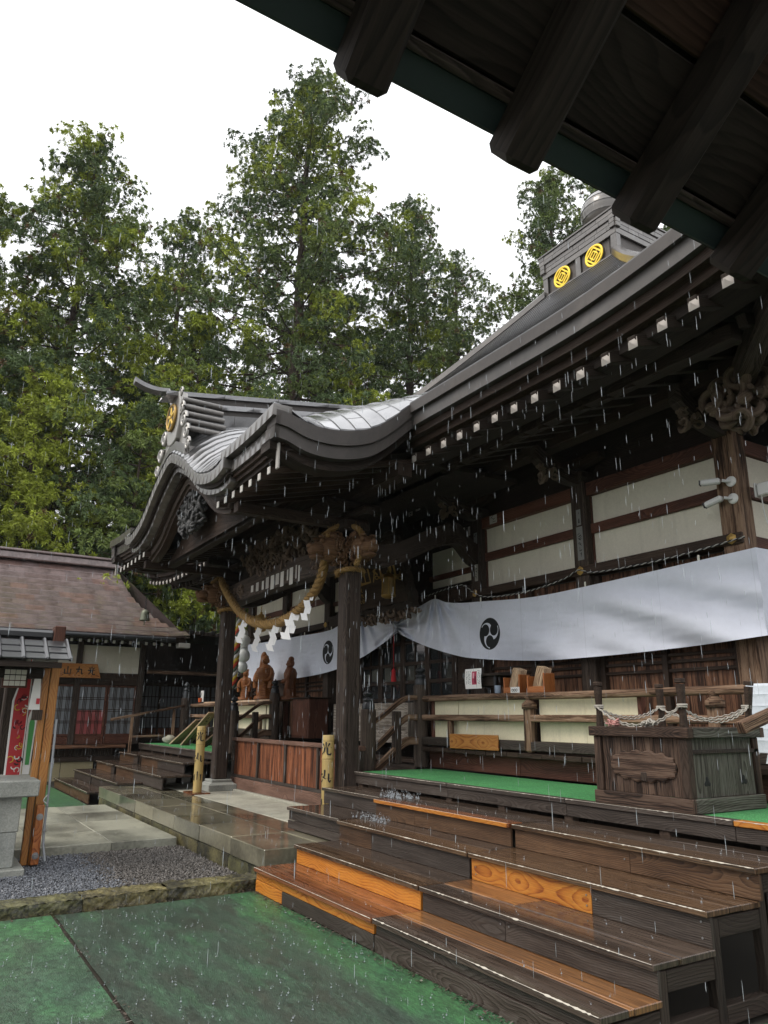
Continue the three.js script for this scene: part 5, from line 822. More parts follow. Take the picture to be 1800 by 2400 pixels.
  SEED = 5; for (const [x, c] of [[-3.87, ropeMat], [-4.22, std(.45, .22, .2, .9)]]) { const a = []; for (let i = 0; i < 22; i++) a.push(new THREE.TorusGeometry(rr(.012, .024), .0065, 5, 9, rr(3, 6)).rotateX(rr(0, 6)).rotateY(rr(0, 6)).translate(x + rr(-.05, .05), 1.51 + rr(-.012, .02), z1 - .02 + rr(-.02, .02))); mesh('tied_knot', merge(a), c, T); }
}
// ================= THINGS ON THE VERANDA =================
{
  const T = thing('side_table', 'low black table on the veranda with a poster hung on it', 'table'); for (const [x, z] of [[-7.86, -6.2], [-7.86, -6.55], [-7.32, -6.2], [-7.32, -6.55]]) mesh('leg', bx(x - .02, x + .02, EY, 2.05, z - .02, z + .02, 'y'), blackIron, T); mesh('table_top', bx(-7.92, -7.2, 2.05, 2.085, -6.62, -6.14), W.dark[0], T); mesh('drawer', bx(-7.85, -7.3, 1.93, 2.049, -6.58, -6.2), W.dark[1], T);
  const cv = document.createElement('canvas'); cv.width = 256; cv.height = 288; const c = cv.getContext('2d'); c.fillStyle = '#efeeea'; c.fillRect(0, 0, 256, 288); c.fillStyle = '#b3405a'; c.fillRect(112, 40, 76, 190); c.fillStyle = '#e6a9b4'; c.fillRect(124, 60, 26, 80); c.fillStyle = '#7e2238'; c.fillRect(150, 110, 30, 100); c.strokeStyle = '#40404c'; c.lineWidth = 4; SEED = 12; for (const x of [30, 56, 82, 210, 232]) for (let y = 36; y < 230; y += 20) { for (let k = 0; k < 4; k++) { c.beginPath(); const p = x + rr(-7, 7), q = y + rr(-7, 7); c.moveTo(p, q); c.lineTo(p + rr(-9, 9), q + rr(-7, 7)); c.stroke(); } }
  const t = new THREE.CanvasTexture(cv); t.colorSpace = THREE.SRGBColorSpace;
  single('paper_poster', sheet((u, v) => [lerp(-7.83, -7.49, u), lerp(2.15, 1.9, v), -6.125 + .012 * Math.sin(v * 3) + .008 * u], 8, 8, (u, v) => [u, 1 - v]), new THREE.MeshStandardMaterial({ map: t, roughness: .8, side: THREE.DoubleSide }), 'white poster with a red picture and columns of writing on the black table', 'poster');
  const S2 = thing('veranda_bench', 'low dark bench on the veranda under the slip holders', 'bench'); mesh('seat', bx(-7.18, -6.3, 1.79, 1.82, -6.45, -6.15), W.dark[1], S2); for (const x of [-7.1, -6.38]) mesh('leg', bx(x - .03, x + .03, EY, 1.79, -6.42, -6.18), W.dark[0], S2);
  const holder = (x, label) => { const H = thing('slip_holder', label, 'slip holder', [x, 1.82, -6.28], .12, 'orange wooden slip holders'); const m = W.lumber[1]; mesh('side_panel', bx(-.13, -.11, 0, .2, -.1, .1, 'y'), m, H); mesh('side_panel', bx(.11, .13, 0, .23, -.1, .1, 'y'), m, H); mesh('bottom_panel', bx(-.13, .13, 0, .02, -.1, .1), m, H); mesh('front_panel', bx(-.11, .11, .02, .08, .085, .1), m, H); for (let k = 0; k < 6; k++) mesh('paper_slip', beam([-.06 + k * .01, .03, .02 - k * .012], [.03 + k * .01, .3, .02 - k * .012], .01, .12, .002), W.pale[k % 2], H); };
  holder(-7.02, 'left one of two orange wooden slip holders above the railing'); holder(-6.6, 'right one of two orange wooden slip holders above the railing');
  const pg = thing('price_card', 'small white price card in front of the slip holders', 'card'); mesh('card', bx(-6.98, -6.82, 1.825, 1.9, -6.145, -6.14), std(.7, .7, .68), pg); { const c = []; for (const [i, d] of [[0, 'o'], [1, 'o'], [2, 'o']]) c.push(new THREE.TorusGeometry(.014, .003, 4, 12).translate(-6.94 + i * .035, 1.863, -6.138)); mesh('printed_figures', merge(c), ink, pg); }
  single('blue_can', lathe([[.001, 0], [.04, 0], [.042, .1], [.038, .1]], 14).translate(-7.28, 1.83, -6.2), std(.3, .36, .45, .4), 'small pale blue can between the poster and the slip holders', 'can');
  single('grained_board', beam([-7.92, 1.255, RZ + .075], [-6.98, 1.258, RZ + .075], .022, .175, .004), W.lumber[0], 'bright orange grained board leaning on the railing above the carpet', 'board');
  const qb = tex(256, 256, (u, v, o) => { const a = Math.abs(Math.sin(u * 25)) , b = Math.abs(Math.sin(v * 25)); o[0] = o[1] = o[2] = .5 * Math.pow(a, .4) + .5 * Math.pow(b, .4) + .2 * fbm(u, v, 30, 30, 2, 5); }, { color: false });
  single('quilted_towel', sheet((u, v) => [lerp(-3.8, -3.2, u), v < .12 ? 1.83 : lerp(1.84, 1.2, (v - .12) / .88), RZ + (v < .12 ? -.05 + v * .9 : .06 + .012 * Math.sin(u * 9 + v * 4))], 20, 30), new THREE.MeshStandardMaterial({ color: C3(.66, .71, .78), bumpMap: qb, bumpScale: .012, roughness: .95, side: THREE.DoubleSide }), 'white quilted towel hung over the railing at the right edge', 'towel');
  const hr = thing('handrail', 'weathered handrail ending above the offering box at the right edge', 'handrail'); mesh('rail', beam([-3.0, 1.49, -4.57], [-2.8, 1.86, -5.75], .065, .075, .006), W.rail[0], hr); mesh('post', bx(-2.86, -2.78, .9, 1.78, -5.72, -5.64, 'y'), W.rail[1], hr);
}
{ // cameras on the corner column
  const cam = (y, z, yaw, pitch, dark, label) => { const T = thing('security_camera', label, 'camera', [-4.2, y, ZW + .115]); mesh('mount', lathe([[.055, 0], [.052, .015], [.03, .022], [.001, .024]], 18).rotateX(Math.PI / 2), std(.7, .7, .68, .4), T); mesh('arm', tube([[0, 0, .02], [-.02, .0, .06], [-.05, .01, .08]], .016, 10, 8), std(.6, .6, .6, .4), T); const b = group('camera_body', T); b.position.set(-.07, .01, .085); b.rotation.set(0, yaw, 0); mesh('housing', cbox(.19, .06, .065, .014).translate(-.09, 0, 0).rotateZ(pitch), std(.62, .62, .61, .4), b); mesh('lens_plate', cbox(.012, .055, .06, .008).translate(-.19, 0, 0).rotateZ(pitch), phys(.01, .01, .012, .15), b); };
  cam(3.86, 0, .35, -.05, 1, 'upper of two security cameras on the corner column'); cam(3.68, 0, .1, .22, 0, 'lower of two white security cameras on the corner column');
  const J = thing('junction_box', 'white plastic junction box at the corner column beside the cameras', 'junction box'); mesh('box', cbox(.13, .13, .1, .012).translate(-3.98, 3.76, ZW - .1), std(.7, .7, .68, .4), J); mesh('back_plate', cbox(.02, .15, .12, .006).translate(-4.06, 3.76, ZW - .1), std(.6, .6, .58, .5), J); mesh('cable', tube([[-4.02, 3.7, ZW - .08], [-4.0, 3.5, ZW - .06], [-3.98, 3.3, ZW - .1]], .006, 16, 5), std(.6, .6, .58), J);
}
// ================= FAR DECK: BOARDS, HANDRAIL =================
{
  const lean = (x, w, h, m, label, z = -5.45, dx = .55) => { const T = thing('leaning_board', label, 'board'); const g = beam([x, .9, z], [x + dx, .9 + h, z - .42], w, .03, .004); mesh('plank', g, m, T); return T; };
  lean(-18.1, .38, .56, W.pale[1], 'pale weathered board leaning at the left end of the far carpet'); const b2 = lean(-17.3, .34, .72, W.pale[0], 'pale board with black lettering leaning against the far railing'); lean(-16.1, .3, .5, W.rail[0], 'short brown board leaning beside the far porch post');
  mesh('lettering', polyGeo([...glyphShapes('hikari', 0, .62, .3, .08), ...glyphShapes('maru', 0, .26, .28, .08)], ([p, q]) => { const t = q / .9; return [-17.3 + .55 * t + .035, .9 + .72 * t + .01, -5.45 - .42 * t + .02 - p * .8 + .03]; }), ink, b2);
  single('pale_stone', rough(new THREE.SphereGeometry(.14, 16, 12).scale(1.5, .7, 1).translate(-18.4, .99, -5.4), .03, 9, 3), stoneMat(.9, .88, .75), 'pale lump of stone on the far carpet beside the boards', 'stone');
  const hr = thing('handrail', 'slanting wooden handrail beside the far left steps', 'handrail'); mesh('rail', beam([-18.8, 1.44, -4.1], [-18.8, 1.78, -5.85], .05, .06), W.rail[0], hr); for (const [z, y] of [[-5.6, 1.68], [-4.6, 1.5]]) mesh('post', bx(-18.83, -18.77, .6, y, z - .03, z + .03, 'y'), W.rail[1], hr); mesh('lower_rail', beam([-18.8, 1.05, -4.6], [-18.8, 1.08, -5.6], .04, .05), W.rail[2], hr);
  const np = thing('newel_post', 'thick railing post with iron finial at the far left end of the veranda', 'post', [-18.9, .9, -5.9]); mesh('shaft', latheW([[.11, 0], [.11, 1.05], [.1, 1.07]], 12), W.post[0], np); mesh('finial', lathe([[.09, 0], [.09, .14], [.06, .16], [.08, .19], [.08, .22], [.03, .25], [.07, .29], [.075, .32], [.03, .37], [.001, .4]], 14).translate(0, 1.07, 0), iron, np);
  const dr = thing('brush_stand', 'small white stand with an orange cup on the far railing', 'stand'); mesh('card', bx(-18.5, -18.3, 1.87, 2.14, -6.16, -6.14), std(.7, .7, .68), dr); mesh('cup', lathe([[.04, 0], [.05, .1], [.045, .1]], 10).translate(-18.4, 1.865, -6.1), std(.6, .12, .03), dr); mesh('brush', beam([-18.42, 1.9, -6.1], [-18.36, 2.1, -6.12], .012, .012), ink, dr);
  const cab = thing('cabinet', 'reddish brown cabinet at the top of the porch stairs beside the statues', 'cabinet'); mesh('carcass', bx(-13.25, -12.55, 1.16, 1.86, -6.6, -6.2, 'y', .006), W.red[0], cab); mesh('cabinet_top', bx(-13.3, -12.5, 1.862, 1.885, -6.64, -6.16), W.dark[0], cab); mesh('door_panel', bx(-13.2, -12.6, 1.2, 1.82, -6.198, -6.188, 'y'), W.red[1], cab); mesh('knob', blob(-12.95, 1.91, -6.4, .03, .03, .03, 8), ink, cab);
  single('grey_block', bx(-11.6, -9.3, 1.17, 1.75, -6.5, -6.2, 'x', .01), wood('worn', .4, .36, .31, { rough: .85 }), 'large grey weathered block at the top of the porch stairs', 'block');
  single('grey_step', bx(-11.6, -9.9, .82, 1.05, -5.55, -5.2, 'x', .01), wood('worn', .5, .47, .42, { rough: .85 }), 'light grey step block behind the porch fence', 'block');
}
// ================= HALL WITH LATTICE DOORS (left) =================
{
  const T = thing('lattice_hall', 'low hall with brown copper roof and glazed lattice doors on the left', 'hall'), X = -20.5;
  const base = group('base', T), conc = std(.52, .47, .33, .85, { map: plasterMap });
  mesh('foundation', bx(X - .15, X - .02, -.1, .42, -4.16, 4), conc, base); mesh('foundation_joint', bx(X - .02, X - .012, 0, .42, -3.4, -3.39), W.dark[0], base);
  mesh('ground_beam', bx(X - .2, X + .05, .43, .55, -5.2, 4, 'z'), W.beam[2], base); for (let z = -4.6; z < -1; z += .055) mesh('slat', bx(X - .05, X + .0, .55, .74, z, z + .04, 'y', .002), W.post[1], base);
  mesh('ledge', bx(X - .1, X + .3, .745, .83, -4.85, 4, 'z', .008), W.board[1], base);
  mesh('back_body', bx(X - 6, X - .22, 0, 3.4, -5.1, 4), W.dark[0], base);
  const wall = group('front_wall', T);
  for (const z of [-5.13, -3.55, -2.05, -.5, 1.05, 2.6, 3.93]) mesh('column', bx(X - .06, X + .08, .83, 3.4, z - .07, z + .07, 'y', .008), W.post[0], wall);
  for (const [a, b] of [[-5.06, -3.61], [-3.49, -2.12], [-1.98, -.57], [-.43, .98], [1.12, 2.53], [2.67, 3.86]]) { mesh('plaster_panel', bx(X - .05, X, 2.6, 3.29, a, b), plaster, wall); mesh('lintel', bx(X - .05, X + .06, 2.3, 2.42, a, b, 'z'), W.beam[0], wall); mesh('lintel_board', bx(X - .05, X + .03, 2.42, 2.6, a, b, 'z'), W.beam[1], wall); }
  const grey = phys(.16, .175, .19, .35, { clearcoat: .2, clearcoatRoughness: .15 }), redReflection = phys(.3, .06, .06, .3, { clearcoat: .6, clearcoatRoughness: .15 });  // red colour in panes stands in for red things reflected behind the glass
  let n = 0; for (let z = -5.05; z < 3.1; z += .735) {
    const d = group('lattice_door', T), z0 = z, z1 = z + .72, xo = X + (n % 2 ? .02 : -.005);
    for (const q of [z0 + .025, z1 - .025]) mesh('stile', bx(xo - .02, xo + .015, .84, 2.29, q - .024, q + .024, 'y'), W.red[n % 2], d);
    for (const y of [.865, 1.06, 2.265]) mesh('rail', bx(xo - .02, xo + .014, y - .025, y + .025, z0 + .05, z1 - .05, 'z'), W.red[n % 2], d);
    mesh('kick_panel', bx(xo - .015, xo - .005, .89, 1.035, z0 + .05, z1 - .05, 'z'), W.red[1], d);
    for (let k = 0; k < 4; k++) mesh('pane', bx(xo - .014, xo - .01, 1.085 + k * .289, 1.085 + (k + 1) * .289, z0 + .05, z1 - .05, 'z', .001), (k < 2 && (n === 1 || n === 3 || n === 4)) ? redReflection : grey, d);
    for (let k = 1; k < 4; k++) for (const o of [-.022, .022]) mesh('lattice_bar', bx(xo - .009, xo + .008, 1.085 + k * .289 + o - .007, 1.085 + k * .289 + o + .007, z0 + .05, z1 - .05, 'z', .001), W.beam[0], d);
    for (let k = 1; k < 4; k++) for (const o of [-.035, 0, .035]) { const q = lerp(z0 + .05, z1 - .05, k / 4 + (k - 2) * .02) + o; mesh('lattice_bar', bx(xo - .008, xo + .006, 1.085, 2.24, q - .006, q + .006, 'y', .001), W.beam[0], d); }
    n++;
  }
  for (const z of [-3.56, -3.6]) mesh('door_pull', new THREE.CylinderGeometry(.016, .016, .02, 10).rotateZ(Math.PI / 2).translate(X + .045, 1.5, z + .0), std(.7, .7, .7, .3), T);
  // roof
  const rf = group('roof', T), tileMat = []; { const map = tex(256, 256, (u, v, o) => { const a = fbm(u, v, 5, 5, 4, 141), b = fbm(u, v, 30, 30, 2, 142), st = fbm(u, v, 30, 3, 3, 144), t = clamp(.5 + (a - .5) * 1.5 + (b - .5) * .5 + (st - .5) * .5); o[0] = lerp(.12, .27, t); o[1] = lerp(.095, .225, t); o[2] = lerp(.09, .22, t); }, { repeat: [.9, .9] }); for (const [r, g, b] of [[.95, .86, .84], [.9, .86, .86], [1.02, .8, .72], [.96, .9, .89], [.9, .82, .8]]) tileMat.push(new THREE.MeshPhysicalMaterial({ map, color: C3(r, g, b), roughness: .35, metalness: .3, clearcoat: 1, clearcoatRoughness: .12, side: THREE.DoubleSide })); }
  const rx = t => lerp(-19.25, -24.2, t), ry = t => 3.5 + 2.5 * (.72 * t + .28 * t * t), zEnd = t => -6.0 + .95 * (1 - Math.pow(1 - t, 2.6));
  const rows = 13; SEED = 3;
  for (let r = 0; r < rows; r++) { let z = zEnd(r / rows), first = true; const off = r % 2 ? .22 : .46; while (z < 4.1) { const z1 = z + (first ? off + rr(0, .05) : .46); first = false; const t0 = r / rows, t1 = (r + 1.08) / rows, zz0 = z, zz1 = z1; mesh('copper_tile', merge([sheet((u, v) => { const t = lerp(t0, t1, v); return [rx(t), ry(t) + .016 - v * .013 + (zz0 < -5 ? .05 * Math.pow(clamp((-5.2 - lerp(zz0, zz1, u)) / .8), 2) : 0), lerp(zz0 + .004, zz1 - .004, u)]; }, 1, 1, (u, v, p) => [p[2], p[0]]), sheet((u, v) => [rx(t0), ry(t0) + .016 - v * .016, lerp(zz0 + .004, zz1 - .004, u)], 1, 1)]), pick(tileMat), rf); z = z1; } }
  mesh('roof_sheet', sheet((u, v) => [rx(v), ry(v) - .005, lerp(zEnd(v), 4.5, u)], 8, 12, (u, v, p) => [p[2], p[0]]), tileMat[4], rf);
  mesh('back_slope', sheet((u, v) => [lerp(-24.2, -29, v), lerp(6, 3.5, v), lerp(-5.05, 4.5, u)], 2, 2), tileMat[1], rf); mesh('end_slope', sheet((u, v) => [rx(1) - (.5 - u) * 9.6 * (1 - v), lerp(3.5, 6, v), lerp(-6, -5.05, v)], 2, 4), tileMat[3], rf);
  mesh('ridge', bx(-24.45, -23.95, 6.0, 6.22, -5.2, 4.5, 'z', .03), tileMat[0], rf); mesh('ridge_cap', bx(-24.55, -23.85, 6.22, 6.29, -5.35, 4.5, 'z', .03), tileMat[4], rf);
  mesh('gutter', new THREE.CylinderGeometry(.06, .06, 10, 10).rotateX(Math.PI / 2).translate(-19.2, 3.42, -.6), blackIron, rf); mesh('fascia', bx(-19.4, -19.28, 3.36, 3.48, -5.9, 4.5, 'z'), W.dark[0], rf);
  const rg = cbox(1.5, .07, .06).rotateZ(-.2), rc = cbox(.02, .075, .065, .01, 'x', [0, 0]), rcm = std(.6, .58, .55, .6); for (let z = -5.75; z < 4.2; z += .2) { const q = mesh('rafter', rg, W.dark[1], rf); q.position.set(-20.25, 3.47, z); const c = mesh('rafter_cap', rc, rcm, rf); c.position.set(-20.25 + .755, 3.47 - .152, z); }
  mesh('corner_cap', bx(-19.5, -19.25, 3.24, 3.36, -6.02, -5.72, 'z', .01), std(.45, .43, .4, .6), rf); mesh('soffit', bx(-20.4, -19.4, 3.49, 3.51, -5.9, 4), W.dark[0], rf);
  // recessed wing beyond the corner column
  const wg = group('side_wing', T), X2 = -21.6; mesh('wing_wall', bx(X2 - .3, X2 - .1, .3, 3.6, -8.4, -5.15), W.dark[0], wg); mesh('wing_lintel', bx(X2 - .08, X2 + .04, 2.34, 2.46, -8.3, -5.2, 'z'), W.beam[0], wg); mesh('wing_sill', bx(X2 - .08, X2 + .06, .86, .95, -8.3, -5.2, 'z'), W.beam[1], wg);
  for (let k = 0; k < 4; k++) { const z0 = -8.2 + k * .74; for (const q of [z0, z0 + .72]) mesh('wing_stile', bx(X2 - .06, X2 - .02, .95, 2.34, q - .02, q + .02, 'y'), W.beam[0], wg); mesh('wing_pane', bx(X2 - .09, X2 - .07, 1.2, 2.34, z0, z0 + .72, 'z', .001), grey, wg); for (let j = 0; j < 4; j++) mesh('wing_bar', bx(X2 - .06, X2 - .03, 1.2 + j * .28, 1.22 + j * .28, z0, z0 + .72, 'z', .001), W.beam[0], wg); for (let j = 1; j < 7; j++) mesh('wing_bar', bx(X2 - .06, X2 - .035, .95, 2.34, z0 + j * .1 - .006, z0 + j * .1 + .006, 'y', .001), W.beam[0], wg); mesh('wing_kick', bx(X2 - .08, X2 - .05, .95, 1.2, z0, z0 + .72, 'z'), W.red[1], wg); }
  mesh('pent_roof', beam([X2 + .55, 2.68, -8.4], [X2 + .55, 2.72, -5.3], 1.2, .04), W.post[0], wg); mesh('pent_edge', bx(X2 + 1.1, X2 + 1.15, 2.62, 2.72, -8.4, -5.28, 'z'), W.rail[1], wg);
  mesh('wing_roof', beam([-21.3, 3.62, -9.2], [-21.3, 3.74, -6.1], 2.4, .1), W.dark[1], wg); for (let z = -9; z < -6.1; z += .3) mesh('roof_roll', new THREE.CylinderGeometry(.06, .06, 2.4, 8).rotateZ(Math.PI / 2).translate(-21.3, 3.76, z), copperTile[1], wg);
}
{ // name board over the lattice doors
  const T = thing('name_board', 'orange-brown board with three black characters above the lattice doors', 'sign board'), sh = new THREE.Shape(); sh.moveTo(-.53, 0); sh.lineTo(.53, 0); sh.lineTo(.43, .34); sh.lineTo(-.43, .34); sh.closePath();
  const g = uvBox(flat(new THREE.ExtrudeGeometry(sh, { depth: .04, bevelEnabled: true, bevelSize: .006, bevelThickness: .006, bevelSegments: 1 })), 'x', [.3, .2]).rotateY(Math.PI / 2).translate(-20.22, 2.45, -3.52); mesh('board', g, wood('bright', .4, .19, .07, { rough: .6 }), T);
  [['yama', .27], ['maru', -.01], ['hikari', -.3]].forEach(([n, dz]) => mesh('painted_character', polyGeo(glyphShapes(n, 0, 0, .2, .075), ([p, q]) => [-20.168, 2.62 + q, -3.52 + dz - p]), ink, T));
}
// ================= LEFT EDGE: PEDESTAL, POLE, TILED CANOPY, PAINTED CUT-OUT =================
{
  const P = thing('stone_pedestal', 'grey granite pedestal with a thick cap stone at the left edge', 'pedestal'); mesh('plinth', bx(-9.75, -8.7, -.02, .07, -1.22, 1.0, 'x', .01), S.block[0], P); mesh('cap_stone', bx(-9.7, -8.72, .74, .9, -1.27, 1.0, 'x', .012), S.block[0], P); mesh('lower_block', bx(-9.6, -8.82, .07, .4, -1.12, 1.0, 'x', .008), S.block[1], P); mesh('upper_block', bx(-9.6, -8.815, .402, .74, -1.13, -.4, 'x', .008), S.block[0], P); mesh('upper_block', bx(-9.6, -8.815, .402, .74, -.395, 1.0, 'x', .008), S.block[1], P);
  const L = thing('timber_pole', 'new orange timber pole bolted beside the granite pedestal', 'pole'); mesh('pole', bx(-9.27, -9.17, .02, 2.12, -1.40, -1.31, 'y', .006), W.lumber[0], L); mesh('backing_pole', bx(-9.26, -9.18, .02, 2.1, -1.3, -1.235, 'y', .006), W.lumber[0], L); mesh('splint', bx(-9.16, -9.1, .03, .62, -1.40, -1.32, 'y', .006), W.lumber[1], L); for (const y of [.12, .5]) { mesh('bolt', new THREE.CylinderGeometry(.022, .022, .03, 6).rotateZ(Math.PI / 2).translate(-9.085, y, -1.36), nail, L); mesh('washer', new THREE.CylinderGeometry(.034, .034, .006, 16).rotateZ(Math.PI / 2).translate(-9.097, y, -1.36), nail, L); }
  mesh('conduit', tube([[-9.15, 1.5, -1.42], [-9.14, .8, -1.425], [-9.14, .25, -1.43], [-9.1, .06, -1.46]], .013, 24, 7), std(.3, .32, .34, .5), L); for (const y of [.35, .6]) mesh('conduit_clip', new THREE.TorusGeometry(.017, .005, 5, 12).rotateX(1.57).translate(-9.14, y, -1.428), nail, L); mesh('white_cable', tube([[-9.14, .72, -1.42], [-9.12, .66, -1.38], [-9.14, .62, -1.43]], .006, 14, 5), std(.7, .7, .7), L);
  const R = thing('tiled_canopy', 'small black tiled canopy with a wooden ridge end at the left edge', 'canopy'), tile = phys(.022, .023, .025, .35, { clearcoat: .6, clearcoatRoughness: .12 });
  for (const s of [1, -1]) for (let k = 0; k < 9; k++) { const z = -1.3 + k * .23; for (let r = 0; r < 3; r++) mesh('roof_tile', beam([-9.2 + s * (.12 + r * .13), 2.34 - r * .075, z], [-9.2 + s * (.27 + r * .13), 2.27 - r * .075, z], .215, .02), tile, R); mesh('tile_roll', beam([-9.2 + s * .1, 2.365, z - .115], [-9.2 + s * .55, 2.115, z - .115], .045, .045, .014), tile, R); }
  mesh('ridge_beam', bx(-9.27, -9.13, 2.36, 2.47, -1.3, .8, 'z', .03), tile, R); mesh('ridge_end', bx(-9.3, -9.1, 2.27, 2.52, -1.40, -1.28, 'y', .01), W.red[0], R); mesh('eave_board', bx(-8.75, -8.7, 2.03, 2.09, -1.34, .8, 'z'), W.dark[0], R); mesh('under_board', bx(-9.65, -8.75, 2.05, 2.07, -1.3, .8, 'z'), W.dark[1], R); mesh('cross_beam', bx(-9.3, -9.1, 1.93, 2.04, -1.22, .8, 'z'), W.dark[0], R); mesh('thick_post', bx(-9.98, -9.8, .3, 2.05, -1.13, -.93, 'y', .02), W.post[0], R); mesh('thick_post', bx(-10.3, -10.1, .2, 2.05, -1.0, -.8, 'y', .02), W.dark[1], R);
  const pl = thing('paper_lamp', 'square wooden lamp with white paper panes under the tiled canopy', 'lamp'); for (let i = 0; i < 4; i++) for (let j = 0; j < 3; j++) mesh('paper_pane', bx(-9.1, -9.095, 1.85 + j * .06, 1.9 + j * .06, -1.05 + i * .055, -1.0 + i * .055, 'z', .001), std(.6, .58, .5, .9), pl); mesh('frame', bx(-9.2, -9.105, 1.83, 2.04, -1.07, -.82, 'z'), W.red[0], pl);
  const bn = thing('paper_banner', 'narrow white paper banner with a red seal on the timber pole', 'banner'); mesh('paper', sheet((u, v) => [-9.12 + .03 * v * v, lerp(1.94, 1.6, v), lerp(-1.205, -1.14 + .05 * v, u) - .02 * v], 4, 10), std(.68, .67, .63, .85), bn); mesh('red_seal', sheet((u, v) => [-9.107 + .022, lerp(1.72, 1.66, v), lerp(-1.215, -1.18, u)], 1, 1), std(.45, .04, .05), bn); mesh('weight_box', bx(-9.16, -9.09, 1.49, 1.6, -1.26, -1.16, 'y'), W.post[1], bn);
  // painted cut-out: white edge, red body, dark and green markings
  const Cx = thing('painted_cutout', 'tall red painted cut-out board with white edge behind the granite pedestal', 'cut-out board'), out = (k) => { const s = new THREE.Shape(); const pts = [[-.1 * k, 0], [-.11 * k, .85], [-.07 * k, 1.02], [0, 1.06], [.04 * k, 1.4 - (1 - k) * .3], [.065 * k, 1.06], [.07 * k, 0]]; pts.forEach(([a, b], i) => i ? s.lineTo(a, b) : s.moveTo(a, b)); s.closePath(); return s; };
  const place = (g, dx) => g.rotateY(Math.PI / 2).translate(-9.62 + dx, .85, -1.11); mesh('white_edge', place(new THREE.ExtrudeGeometry(out(1), { depth: .02, bevelEnabled: false }), 0), std(.75, .75, .73), Cx); mesh('red_face', place(new THREE.ExtrudeGeometry(out(.82), { depth: .004, bevelEnabled: false }), .021), std(.42, .02, .025, .5), Cx);
  SEED = 8; for (let i = 0; i < 26; i++) { const y = rr(.1, 1.0), z = rr(-.06, .05); mesh('painted_marking', place(new THREE.TorusGeometry(rr(.015, .045), rr(.004, .009), 4, 14, rr(2, 5)).rotateZ(rr(0, 6)).translate(z, y, 0).scale(1, 1, .2), .0265), [std(.7, .7, .66), std(.03, .015, .02), std(.2, .012, .02), std(.6, .4, .05)][i % 4], Cx); }
  const C2 = thing('painted_leaf', 'small white-edged green and red cut-out beside the tall red one', 'cut-out board'); const lf = new THREE.Shape(); lf.moveTo(-.04, 0); lf.lineTo(-.05, .6); lf.quadraticCurveTo(0, .85, .045, .6); lf.lineTo(.03, 0); lf.closePath(); mesh('white_edge', new THREE.ExtrudeGeometry(lf, { depth: .015, bevelEnabled: false }).rotateY(Math.PI / 2).translate(-9.66, .9, -1.24), std(.75, .75, .73), C2); mesh('green_face', new THREE.ExtrudeGeometry(lf, { depth: .004, bevelEnabled: false }).scale(.6, .75, 1).rotateY(Math.PI / 2).translate(-9.644, 1.0, -1.24), std(.06, .3, .08, .5), C2);
}
// ================= EAVE OVERHEAD =================
{
  const T = thing('overhead_eave', 'dark wooden eave with thick square rafters overhead in the foreground', 'eave'), n = [.79, .613], up = [-.613, .79], E = [-.80, 2.545], at = (s, o, z) => [E[0] + n[0] * s + up[0] * o, E[1] + n[1] * s + up[1] * o, z];
  const rg = []; for (let v = 0; v < 3; v++) { const g = cbox(4.2, .092, .076, .012); rg.push(g); }
  const ang = Math.atan2(n[1], n[0]);
  for (let k = -3; k < 12; k++) { const z = -.463 - k * .32, c = at(-.045 + 2.1, 0, z), m = mesh('rafter', rg[(k + 3) % 3], W.near[0], T); m.position.set(...c); m.rotation.z = ang; }
  for (let k = 0; k < 22; k++) { const s = .055 + k * .19, b = Math.abs(Math.sin(k * 5.7)); const a = at(s, .058, -5), c = at(s, .058, 2.2); const len = 7.2, g = cbox(len, .18, .018, .003).rotateY(Math.PI / 2); const m = mesh('soffit_plank', g, W.near[b > .45 ? 1 : 0], T); m.position.set(...at(s + .095, .057, -1.4)); m.rotation.z = ang - Math.PI / 2; }
  const gb = cbox(7.2, .014, .02, .002).rotateY(Math.PI / 2), g1 = mesh('batten', gb, W.post[0], T); g1.position.set(...at(.045, .04, -1.4)); g1.rotation.z = ang;
  const gf = cbox(7.2, .02, .055, .004).rotateY(Math.PI / 2), f1 = mesh('fascia', gf, phys(.02, .03, .031, .5), T); f1.position.set(...at(.01, .05, -1.4)); f1.rotation.z = ang;
  mesh('roof_skin', sheet((u, v) => at(lerp(-.02, 4.3, v), .08, lerp(-5, 2.2, u)), 2, 2), W.dark[0], T); const cr = mesh('cross_beam', bx(.35, .5, 3.28, 3.44, -5, 2.2, 'z'), W.near[0], T);
  mesh('support_post', bx(1.6, 1.75, 0, 4.3, 1.9, 2.05, 'y'), W.near[0], T); mesh('support_post', bx(1.6, 1.75, 0, 4.3, -4.9, -4.75, 'y'), W.near[0], T);
}
// ================= CEDARS =================
const sprigGeo = (() => { // a compact cedar tuft: kite-shaped needle fans bursting forward and drooping
  const pos = []; SEED = 77;
  for (let i = 0; i < 17; i++) {
    const a = i * 2.399, e = -.5 + 1.75 * Math.pow((i + .5) / 17, .8), d = v3(Math.cos(a) * Math.cos(e), Math.sin(a) * Math.cos(e) * .9, Math.sin(e)).normalize(), L = rr(.65, 1.1), s = d.clone().cross(v3(rr(-1, 1), rr(-1, 1), rr(-1, 1))).normalize().multiplyScalar(rr(.1, .17));
    const o = d.clone().multiplyScalar(.05), m = d.clone().multiplyScalar(L * .55), t = d.clone().multiplyScalar(L); t.y -= .22 * L; m.y -= .04;
    const p = m.clone().add(s), q = m.clone().sub(s); for (const k of [o, p, t, o, t, q]) pos.push(k.x, k.y, k.z);
  }
  const g = new THREE.BufferGeometry(); g.setAttribute('position', new THREE.Float32BufferAttribute(pos, 3)); g.computeVertexNormals(); return g;
})();
